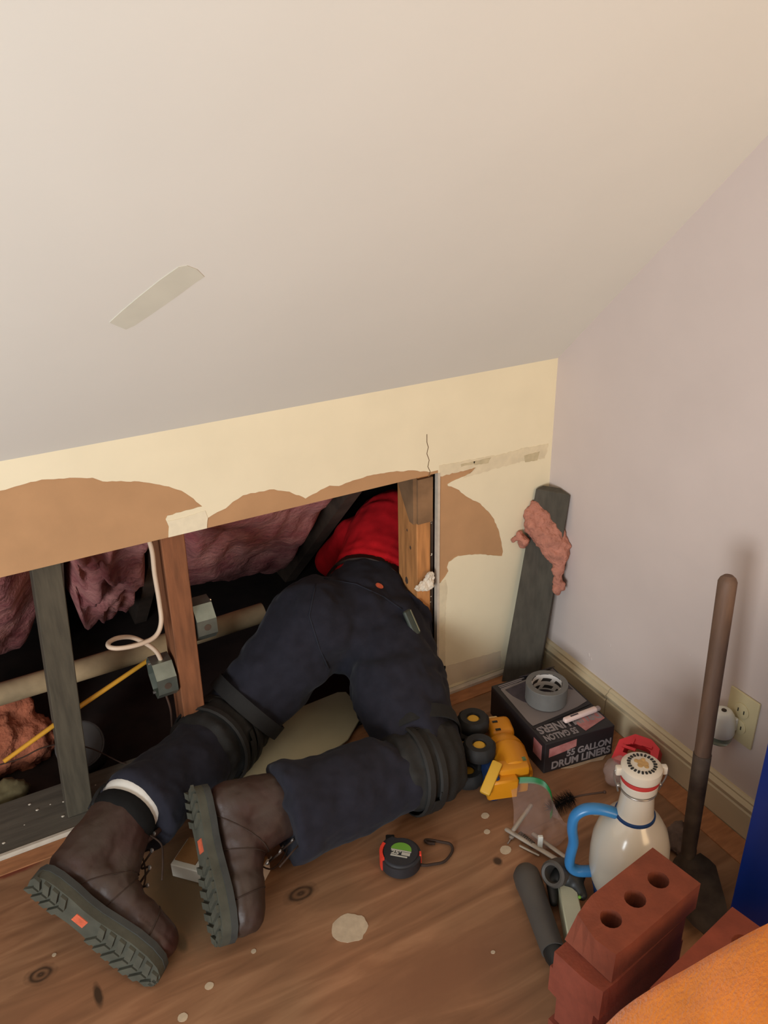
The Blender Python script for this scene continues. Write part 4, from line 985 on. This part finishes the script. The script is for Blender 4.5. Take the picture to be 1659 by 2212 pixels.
bm = B(); box(bm, (-.005, -.004, 0), (.005, .004, .030), frame(fl(1166, 1832, .006), RIGHT, (0.05, .1, 1)), bev=.001); o = put('wall_plug', bm, M_freshw, loc=fl(1166, 1832, .006)); tag(o, 'small white plastic plug standing between the steel bars', 'plug')
# shiny screw
bm = B(); lathe(bm, [(.0055, 0), (.0055, .003), (.002, .004)], fl(1105, 1809, .004), (0, 0, 1), 12); tube(bm, [fl(1105, 1809, .004), fl(1097, 1822, .003)], .0018, 8); o = put('screw', bm, M_steel, loc=fl(1105, 1809)); tag(o, 'shiny short screw near the left end of the bars', 'screw')
# rope coils (old springs) next to bars
for (a_, b_, lab) in (((1122, 1802), (1152, 1826), 'dark coil spring lying between the pale bars'),):
    p0, p1 = fl(*a_, .008), fl(*b_, .008); d_ = (p1 - p0); bm = B(); pts = []
    u_ = d_.normalized(); s_ = u_.cross(Vector((0, 0, 1)))
    for k in range(90): f = k / 89; a = f * 2 * math.pi * 9; pts.append(p0 + d_ * f + (s_ * math.cos(a) + Vector((0, 0, 1)) * math.sin(a)) * .006)
    tube(bm, pts, .0013, 5); o = put('coil_spring', bm, M_iron, loc=p0, smooth=True); tag(o, lab, 'spring')
# twisted tube brush
h0 = fl(1306, 1711, .012); h1 = fl(1240, 1722, .014); h2 = fl(1192, 1745, .016)
t = thing('tube_brush', fl(1220, 1738), 'small dark bottle brush with twisted wire handle behind the bag', 'brush')
bm = B(); tube(bm, smooth_path([h0, h1, h2], 6), .0022, 8); sph(bm, h0, .004); put('handle', bm, M_wire, t, smooth=True)
bm = B(); d_ = (h2 - h1); u_ = d_.normalized(); s_ = u_.cross(Vector((0, 0, 1))).normalized(); w_ = u_.cross(s_)
for k in range(420):
    f = random.uniform(.0, 1.05); a = random.uniform(0, 2 * math.pi); r = .026 * (1 - .25 * abs(f - .5)); p = h1 + d_ * f; dd = s_ * math.cos(a) + w_ * math.sin(a) + u_ * .25
    e = p + dd * r; e.z = max(e.z, .001); tt_ = dd.cross(u_).normalized() * .0009
    va = [bm.verts.new(p + tt_), bm.verts.new(p - tt_), bm.verts.new(e)]; bm.faces.new(va)
put('bristles', bm, M_blkpl, t, kind='stuff')

# ================================================================ RED HANGER IN CLEAR BAG
rc = Vector((-.066, -.452, .034))
t = thing('bagged_hook', (rc.x, rc.y, 0), 'red plastic part in a clear bag between carton and jug', 'packet')
Mr = frame(rc + Vector((.0, .0, .018)), Vector((.35, -.85, .1)), Vector((-.35, -.35, .8)))
def rect_ring(bm, M, w1, h1, w2, h2, z0, z1):
    pts = [(-w1, -h1), (w1 * .6, -h1), (w1, -h1 * .3), (w1 * .9, h1 * .6), (w1 * .4, h1), (-w1 * .4, h1), (-w1, h1 * .3)]; inn = [(x * w2 / w1, y * h2 / h1) for x, y in pts]; n = len(pts)
    lay = [[bm.verts.new(M @ Vector((x, y, z))) for x, y in P] for P, z in ((pts, z0), (pts, z1), (inn, z1), (inn, z0))]; lay.append(lay[0])
    for a, b in zip(lay, lay[1:]):
        for k in range(n): bm.faces.new((a[k], a[(k + 1) % n], b[(k + 1) % n], b[k]))
bm = B(); rect_ring(bm, Mr, .048, .036, .030, .014, -.016, .012); put('bracket', bm, M_red, t)
bm = B(); box(bm, (-.036, -.004, .012), (-.004, .002, .016), Mr); box(bm, (.004, .014, .012), (.028, .020, .016), Mr); box(bm, (-.02, .010, .012), (-.014, .024, .016), Mr); put('rib', bm, M_red, t)
bm = B(); sph(bm, rc + Vector((-.062, .0, -.006)), .034, (.95, .9, .8), sub=3); sph(bm, rc + Vector((-.045, -.03, -.010)), .026, (1, .9, .9), sub=3)
bm = fuse(bm, .004, lambda p, n: n * .008 * fbm(p, 30, 3), 2)
for v in bm.verts: v.co.z = max(v.co.z, .003)
put('film', bm, M_bag2, t, smooth=True)

# ================================================================ JUG
J = Vector((-.3275, -.693, 0))
t = thing('jug', J, 'white ceramic swing-top jug with blue handle and red seal', 'jug')
prof = [(.048, 0), (.052, .003), (.055, .010), (.054, .022), (.058, .035), (.067, .060), (.0705, .085), (.0710, .120), (.0690, .150), (.062, .178), (.050, .200), (.038, .212), (.0335, .218), (.032, .228), (.030, .250), (.0285, .272), (.029, .278), (.0325, .282), (.0330, .296), (.030, .299)]
bm = B(); lathe(bm, prof, J, (0, 0, 1), 56); put('body', bm, M_ceramic, t, smooth='auto')
for z, r, m_, h in ((.216, .0352, M_bluering, .0045), (.038, .0600, M_bluering, .003), (.030, .0572, M_bluering, .002), (.016, .0555, M_bluering, .007)):
    bm = B(); lathe(bm, [(r - .002, -h), (r + .001, -h * .6), (r + .001, h * .6), (r - .002, h)], J + Vector((0, 0, z)), (0, 0, 1), 48, cap=False); bmesh.ops.solidify(bm, geom=bm.faces[:], thickness=.0005); put('blue_ring', bm, m_, t, smooth='auto')
hd = Vector((-RIGHT.x, -RIGHT.y, 0)).normalized(); hd = (hd + Vector((-.05, .10, 0))).normalized()
def hj(r, z): return J + hd * r + Vector((0, 0, z))
bm = B(); tube(bm, smooth_path([hj(.030, .213), hj(.060, .223), (hj(.088, .222)), hj(.106, .205), hj(.109, .175), hj(.104, .140), hj(.107, .105), hj(.106, .080), hj(.092, .066), hj(.066, .066)], 6), [.0095] * 55, 14, squash=(hd.cross(Vector((0, 0, 1))), 1.25)); put('handle', bm, M_blueglaze, t, smooth='auto')
bm = B(); lathe(bm, [(.027, .297), (.0335, .2985), (.034, .303), (.0335, .3065), (.028, .308)], J, (0, 0, 1), 40); put('seal', bm, M_rubber, t, smooth='auto')
bm = B(); lathe(bm, [(.030, .307), (.0355, .310), (.0365, .318), (.0355, .327), (.030, .331), (.010, .3325)], J, (0, 0, 1), 44); cp_ = put('cap', bm, M_ceramic, t, smooth='auto')
ct = J + Vector((0, 0, .3325))
bm = B(); Ms = Matrix.Translation(ct)
# emblem: gold lion-like blotch with ring of dark letter marks
for (x, y, r) in ((0, .004, .006), (.003, -.003, .007), (-.006, -.002, .005), (.008, .006, .004), (-.004, .010, .004), (.001, -.010, .004)):
    lathe(bm, [(r, -.002), (r, .0010), (.001, .0014)], ct + Vector((x, y, 0)), (0, 0, 1), 10)
put('emblem', bm, M_gold, cp_)
for k in range(22):
    a = 2 * math.pi * k / 22; bm = B(); Mk = Matrix.Translation(ct + Vector((math.cos(a) * .0225, math.sin(a) * .0225, 0))) @ Matrix.Rotation(a, 4, 'Z')
    box(bm, (-.0028, -.0018, -.0022), (.0028, .0018, .0004), Mk)
    if k % 3: box(bm, (-.0032, -.0006, -.002), (.0036, .0006, .0006), Mk)
    put('letter_mark', bm, M_blkpl, cp_)
hp_ = hd
bm = B()
for s in (-1, 1):
    d_ = RIGHT * s; d_.z = 0; d_.normalize()
    tube(bm, smooth_path([J + d_ * .034 + Vector((0, 0, .322)), J + d_ * .046 + Vector((0, 0, .318)), J + d_ * .045 + Vector((0, 0, .300)), J + d_ * .040 + Vector((0, 0, .285)), J + d_ * .036 + Vector((0, 0, .270))], 5), .0016, 8)
    lathe(bm, [(.004, -.003), (.004, .003)], J + d_ * .037 + Vector((0, 0, .284)), d_, 8)
tube(bm, [J + Vector((math.cos(a) * .031, math.sin(a) * .031, .276)) for a in np.linspace(0, 2 * math.pi, 30)], .0016, 6)
put('bail_wire', bm, M_steel, t, smooth=True)
for s in (-1, 1):
    d_ = RIGHT * s; d_.z = 0; d_.normalize(); bm = B(); Mk = frame(J + d_ * .0395 + Vector((0, 0, .320)), d_, (0, 0, 1)); box(bm, (-.007, -.006, -.010), (.006, .006, .007), Mk, bev=.003, seg=2); put('lug', bm, M_ceramic, cp_, smooth='auto')

# ================================================================ SHOVEL
s0 = fl(1482, 1872, .03); s1 = dp(1572, 1256, 1.44)
t = thing('shovel', fl(1500, 1960), 'shovel standing upright with brown wooden handle and rusty blade', 'shovel')
sd_ = (s1 - s0).normalized()
brk = s0 + (s1 - s0) * .42
bm = B(); n_ = 14; pts = [brk.lerp(s1, i / n_) for i in range(n_ + 1)] + [s1 + sd_ * .006, s1 + sd_ * .011]; tube(bm, pts, [.0150 + .0012 * i / n_ for i in range(n_ + 1)] + [.0135, .008], 18); put('handle', bm, M_handle, t, smooth='auto')
bm = B(); tube(bm, [s0 - sd_ * .01, s0.lerp(brk, .3), brk + sd_ * .004], [.0125, .0148, .0163], 18); put('socket', bm, M_iron, t, smooth='auto')
# blade: curved sheet from socket downwards toward camera-right
b0 = s0 + Vector((0, 0, .02)); b1 = fl(1528, 2030, .012); bd_ = (b1 - b0).normalized(); bs = bd_.cross(Vector((0, 0, 1))).normalized(); bu = bs.cross(bd_)
if bu.z < 0: bu = -bu
bm = B(); rows = []; NL = 12; NW = 12; LN = (b1 - b0).length
for i in range(NL + 1):
    f = i / NL; hw = .042 * min(1, .45 + f * 4) * (1 if f < .6 else math.sqrt(max(0.02, 1 - ((f - .6) / .42) ** 2)))
    rows.append([bm.verts.new(b0 + bd_ * LN * f + bs * hw * (2 * k / NW - 1) + bu * (.016 * (2 * k / NW - 1) ** 2 + .01)) for k in range(NW + 1)])
for a, b in zip(rows, rows[1:]):
    for k in range(NW): bm.faces.new((a[k], a[k + 1], b[k + 1], b[k]))
bmesh.ops.solidify(bm, geom=bm.faces[:], thickness=.002)
for v in bm.verts: v.co.z = max(v.co.z, .001)
put('blade', bm, M_iron, t, smooth='auto')
# small rag by the jug
fluff('rag', [(fl(1460, 1810, .012), .028, (1.2, 1, .5)), (fl(1475, 1830, .012), .026, (1, 1, .5)), (fl(1465, 1795, .010), .018, (1, 1, .5))], .004, mat('grey_rag', rgb(92, 74, 64), .95, .3, 40, .6), 'crumpled grey brown rag on the floor between jug and shovel', 'rag', loc=fl(1465, 1815, 0), amp=.008, s=40)

# ================================================================ OUTLET
t = thing('wall_outlet', (0, -.643, .262), 'ivory outlet plate on the right wall behind the plugged-in freshener', 'outlet')
oy, oz = -.640, .262
bm = B(); box(bm, (-.006, oy - .035, oz - .057), (-.0005, oy + .035, oz + .057), bev=.0022, seg=2); put('plate', bm, M_outlet, t, smooth='auto')
for dz in (.019, -.019):
    bm = B(); lathe(bm, [(.017, 0), (.017, .0022), (.015, .003)], (-.0058, oy, oz + dz), (-1, 0, 0), 20); r_ = put('receptacle', bm, M_outlet, t, smooth='auto')
    bm = B(); box(bm, (-.0096, oy - .008, oz + dz - .004), (-.0087, oy - .006, oz + dz + .004)); box(bm, (-.0096, oy + .006, oz + dz - .004), (-.0087, oy + .008, oz + dz + .004)); put('slot', bm, M_blkpl, r_)
t = thing('air_freshener', (-.035, -.628, .20), 'white plug-in air freshener with small glass bottle', 'air freshener')
fc = Vector((-.036, -.622, .205))
bm = B(); lathe(bm, [(.026, .022), (.0275, .026), (.0265, .045), (.022, .066), (.017, .074), (.013, .076)], fc, (0, 0, 1), 32); put('shell', bm, M_freshw, t, smooth='auto')
bm = B(); lathe(bm, [(.005, .0755), (.005, .0775), (.003, .0775)], fc, (0, 0, 1), 14); put('vent', bm, M_old, t)
bm = B(); lathe(bm, [(.015, .0), (.022, .003), (.0245, .010), (.0245, .022), (.020, .023)], fc, (0, 0, 1), 32); put('bottle', bm, M_glass, t, smooth='auto')
bm = B(); box(bm, (-.018, -.640, .232), (-.009, -.612, .262), bev=.002); put('plug_body', bm, M_freshw, t)

# ================================================================ CHARCOAL TUBE + BLACK COLLAR TOOL
a = fl(1136, 1888, .024); b = fl(1202, 2075, .030)
t = thing('vacuum_tube', a, 'charcoal plastic tube handle lying on the floor left of bricks', 'tool')
ax_ = (b - a).normalized(); ln = (b - a).length
bm = B(); tube(bm, [a - ax_ * .012, a, a.lerp(b, .12), a.lerp(b, .3), a.lerp(b, .6), a.lerp(b, .9)], [.018, .0255, .0265, .0235, .0225, .021], 22); put('tube', bm, M_greypl, t, smooth='auto')
bm = B(); tube(bm, [a.lerp(b, .9), a.lerp(b, .97), b + ax_ * .01], [.0185, .018, .013], 22); put('end_cap', bm, M_blkpl, t, smooth='auto')
bm = B(); tube(bm, [a.lerp(b, .12) + Vector((-.018, -.008, .006)), a.lerp(b, .85) + Vector((-.015, -.008, .006))], .0035, 8); put('side_rib', bm, mat('worn_edge', rgb(88, 76, 70), .6, .1, 30, .1), t, smooth=True)
a = fl(1210, 1882, .045); b = fl(1232, 2030, .02)
t = thing('collar_tool', fl(1225, 1930), 'black ring collar tool with pale green block, beside the brick stack', 'tool')
bm = B(); an_ = (CAMP - a).normalized() * .55 + Vector((-.75, 0, .1)); an_.normalize()
lathe(bm, [(.0165, -.03), (.024, -.03), (.0255, -.02), (.0255, .006), (.0215, .010), (.0165, .008), (.016, -.03)], a + an_ * .022, an_, 26, cap=False); put('collar', bm, M_greypl, t, smooth='auto')
bm = B(); lathe(bm, [(.0166, -.028), (.001, -.028)], a + an_ * .022, an_, 26, cap=False); put('collar_floor', bm, M_blkpl, t)
c2 = fl(1236, 1893, .040)
bm = B(); sph(bm, c2, .026, (1.15, .85, .9)); sph(bm, a + Vector((0, 0, -.018)), .020, (1, 1, .8)); capsule(bm, c2, fl(1258, 1935, .03), .018, .010, 3); capsule(bm, fl(1192, 1905, .03), fl(1196, 1950, .022), .012, .008, 3); capsule(bm, a + Vector((0, 0, -.015)), fl(1192, 1905, .03), .018, .012, 3)
bm = fuse(bm, .0032, None, 3)
for v in bm.verts: v.co.z = max(v.co.z, .001)
put('clamp', bm, M_blkpl, t, smooth=True)
Mk = frame(fl(1222, 1916, .022), fl(1240, 2010, .022) - fl(1222, 1916, .022), (0, -.1, 1)); bm = B(); box(bm, (0, -.017, -.018), (.125, .017, .016), Mk, bev=.002); put('block', bm, M_palegr, t, smooth='auto')
bm = B(); sph(bm, fl(1252, 1938, .040), .0032); put('button', bm, M_grn, t)

# ================================================================ BRICKS
def brick_bm(M, L=.203, W=.089, H=.057, holes=((.045, 0), (.1015, 0), (.158, 0)), hr=.0165, seg=16, chip=None):
    """cored brick, origin at its lower centre of one end; x length, y width"""
    bm = B(); n = seg
    for zi, z in enumerate((0, H)): pass
    def grid_face(z):
        return z
    # build each cell (one per hole) with a square outer boundary to circle inner
    xs = [0] + [(holes[i][0] + holes[i + 1][0]) / 2 for i in range(len(holes) - 1)] + [L]
    for i, (hx, hy) in enumerate(holes):
        x0, x1 = xs[i], xs[i + 1]; outer = []
        for k in range(n):
            a = 2 * math.pi * (k + .5) / n; dx, dy = math.cos(a), math.sin(a)
            sx = ((x1 - hx) if dx > 0 else (hx - x0)) / abs(dx); sy = (W / 2) / abs(dy); s = min(sx, sy); outer.append((hx + dx * s, hy + dy * s))
        corners = {}
        ring = [(hx + hr * math.cos(2 * math.pi * (k + .5) / n), hy + hr * math.sin(2 * math.pi * (k + .5) / n)) for k in range(n)]
        T = [[bm.verts.new(M @ Vector((x, y, H))) for x, y in outer], [bm.verts.new(M @ Vector((x, y, H))) for x, y in ring]]
        Bt = [[bm.verts.new(M @ Vector((x, y, 0))) for x, y in outer], [bm.verts.new(M @ Vector((x, y, 0))) for x, y in ring]]
        cs = [(x1, W / 2), (x0, W / 2), (x0, -W / 2), (x1, -W / 2)]
        ct_ = [bm.verts.new(M @ Vector((x, y, H))) for x, y in cs]; cbt = [bm.verts.new(M @ Vector((x, y, 0))) for x, y in cs]
        def side(p, q):
            for c, (cx, cy) in enumerate(cs):
                if abs(p[0] - q[0]) > 1e-5 and abs(p[1] - q[1]) > 1e-5:
                    if (abs(p[0] - cx) < 1e-5 and abs(q[1] - cy) < 1e-5) or (abs(q[0] - cx) < 1e-5 and abs(p[1] - cy) < 1e-5): return c
            return None
        for k in range(n):
            k2 = (k + 1) % n; c = side(outer[k], outer[k2])
            if c is None:
                bm.faces.new((T[0][k], T[0][k2], T[1][k2], T[1][k])); bm.faces.new((Bt[0][k2], Bt[0][k], Bt[1][k], Bt[1][k2]))
                seg_ = [(T[0][k], T[0][k2], Bt[0][k2], Bt[0][k], outer[k], outer[k2])]
            else:
                bm.faces.new((T[0][k], ct_[c], T[0][k2], T[1][k2], T[1][k])); bm.faces.new((Bt[0][k2], cbt[c], Bt[0][k], Bt[1][k], Bt[1][k2]))
                seg_ = [(T[0][k], ct_[c], cbt[c], Bt[0][k], outer[k], cs[c]), (ct_[c], T[0][k2], Bt[0][k2], cbt[c], cs[c], outer[k2])]
            for (a1, a2, a3, a4, p, q) in seg_:
                inner = (abs(p[0] - q[0]) < 1e-5 and ((i > 0 and abs(p[0] - x0) < 1e-5) or (i < len(holes) - 1 and abs(p[0] - x1) < 1e-5)))
                if not inner: bm.faces.new((a1, a4, a3, a2))
            bm.faces.new((T[1][k], T[1][k2], Bt[1][k2], Bt[1][k]))
    bmesh.ops.remove_doubles(bm, verts=bm.verts[:], dist=1e-5)
    bm.normal_update()
    if chip:
        bmesh.ops.triangulate(bm, faces=[f for f in bm.faces if len(f.verts) > 4])
        Mi = M.inverted()
        for v in bm.verts:
            l = Mi @ v.co
            for (cx, cy, cz, r, amt) in chip:
                d = (l - Vector((cx, cy, cz))).length
                if d < r: l += (Vector((L / 2, 0, H / 2)) - Vector((cx, cy, cz))).normalized() * amt * (1 - d / r)
            v.co = M @ l
    return bm
zt = .285; H = .0565
A_ = fl(1410, 1830, zt); B_ = fl(1505, 1910, zt); C_ = fl(1236, 1966, zt)
ldir = (C_ - A_); ldir.z = 0; ldir.normalize(); wdir = Vector((0, 0, 1)).cross(ldir); 
if wdir.dot(B_ - A_) < 0: wdir = -wdir
ctr = A_ + wdir * .0445     # centre of far end
side_names = ['topmost', 'second', 'third', 'fourth', 'bottom']
for k in range(5):
    shift = (0, .026, .018, .012, .02)[k]; rot = (0, .02, -.05, .03, 0)[k]
    z0 = zt - H * (k + 1)
    org = ctr + ldir * shift; org.z = max(z0, 0.0005)
    x_ = Matrix.Rotation(rot, 3, 'Z') @ ldir; Mb_ = frame(org, x_, (0, 0, 1))
    chips = [(.203, -.0445, H, .05, .018), (.203, .0445, H, .03, .006)] if k == 0 else [(.203, .0445, H, .03, .008)]
    bm = brick_bm(Mb_, H=H - .0006, chip=chips); o = put('brick', bm, M_brick if k == 0 else M_brick2, loc=org + ldir * .1)
    tag(o, ('%s cored red brick in the tall stack in front of the jug' % side_names[k]), 'brick', 'stacked cored bricks')
E_ = fl(1582, 1958, zt)
dR = (fl(1439, 2099, zt) - E_); dR.z = 0; dR.normalize(); w2 = Vector((0, 0, 1)).cross(dR)
if w2.dot(RIGHT) < 0: w2 = -w2
for k in range(5):
    org = E_ + w2 * .0445 + dR * (0, .004, .01, .002, .006)[k]; org.z = max(zt - H * (k + 1), 0.0005)
    bm = brick_bm(frame(org, dR, (0, 0, 1)), H=H - .0006); o = put('brick', bm, M_brick2, loc=org + dR * .1)
    tag(o, ('%s red brick in the right stack half hidden by the orange blanket' % side_names[k]), 'brick', 'stacked cored bricks')

# ================================================================ BLUE BIN
bm = B(); bx0 = fl(1563, 2000, 0)
t = thing('storage_bin', (bx0.x + .09, bx0.y - .12, 0), 'deep blue plastic bin standing at the right edge', 'bin')
box(bm, (bx0.x + .004, -1.22, .002), (-.022, bx0.y, .56), bev=.006, seg=2); put('body', bm, M_bluebin, t, smooth='auto')
bm = B(); box(bm, (bx0.x - .004, -1.228, .56), (-.018, bx0.y + .008, .58), bev=.004); put('lid', bm, M_bluebin, t)

# ================================================================ BLANKET over a chair seat in the foreground
t = thing('blanket', dp(1600, 2250, .80), 'bright orange fleece blanket draped in the bottom right foreground', 'blanket')
NB = 60; dep = .80
# rounded mound with its crest following the visible outline
crest = smooth_path([dp(1230, 2290, .86), dp(1318, 2206, .84), dp(1400, 2140, .82), dp(1500, 2082, .80), dp(1590, 2030, .78), dp(1680, 1985, .77), dp(1800, 1935, .77), dp(1950, 1880, .78)], 8)
bm = B(); rows = []
fwdn = Vector((FWD.x, FWD.y, 0)).normalized()
for i, p in enumerate(crest):
    row = []
    for k in range(-10, 25):
        a = k / 24 * 1.0
        if k <= 0: off = fwdn * (.05 * math.sin(-k / 10 * math.pi / 2)) + Vector((0, 0, -(p.z - .02) * (-k / 10) ** 1.6))
        else: off = -fwdn * (.30 * a) + Vector((0, 0, .035 * math.sin(a * 1.5)))
        q = p + off; q = q + Vector((0, 0, 1)) * (.014 * fbm(q, 9, 3) + .004 * fbm(q, 30, 2)) * min(1, abs(k) / 6 + .15)
        row.append(bm.verts.new(q))
    rows.append(row)
for a, b in zip(rows, rows[1:]):
    for k in range(len(a) - 1): bm.faces.new((a[k], a[k + 1], b[k + 1], b[k]))
bmesh.ops.solidify(bm, geom=bm.faces[:], thickness=.006)
put('fleece', bm, M_blanket, t, smooth=True)
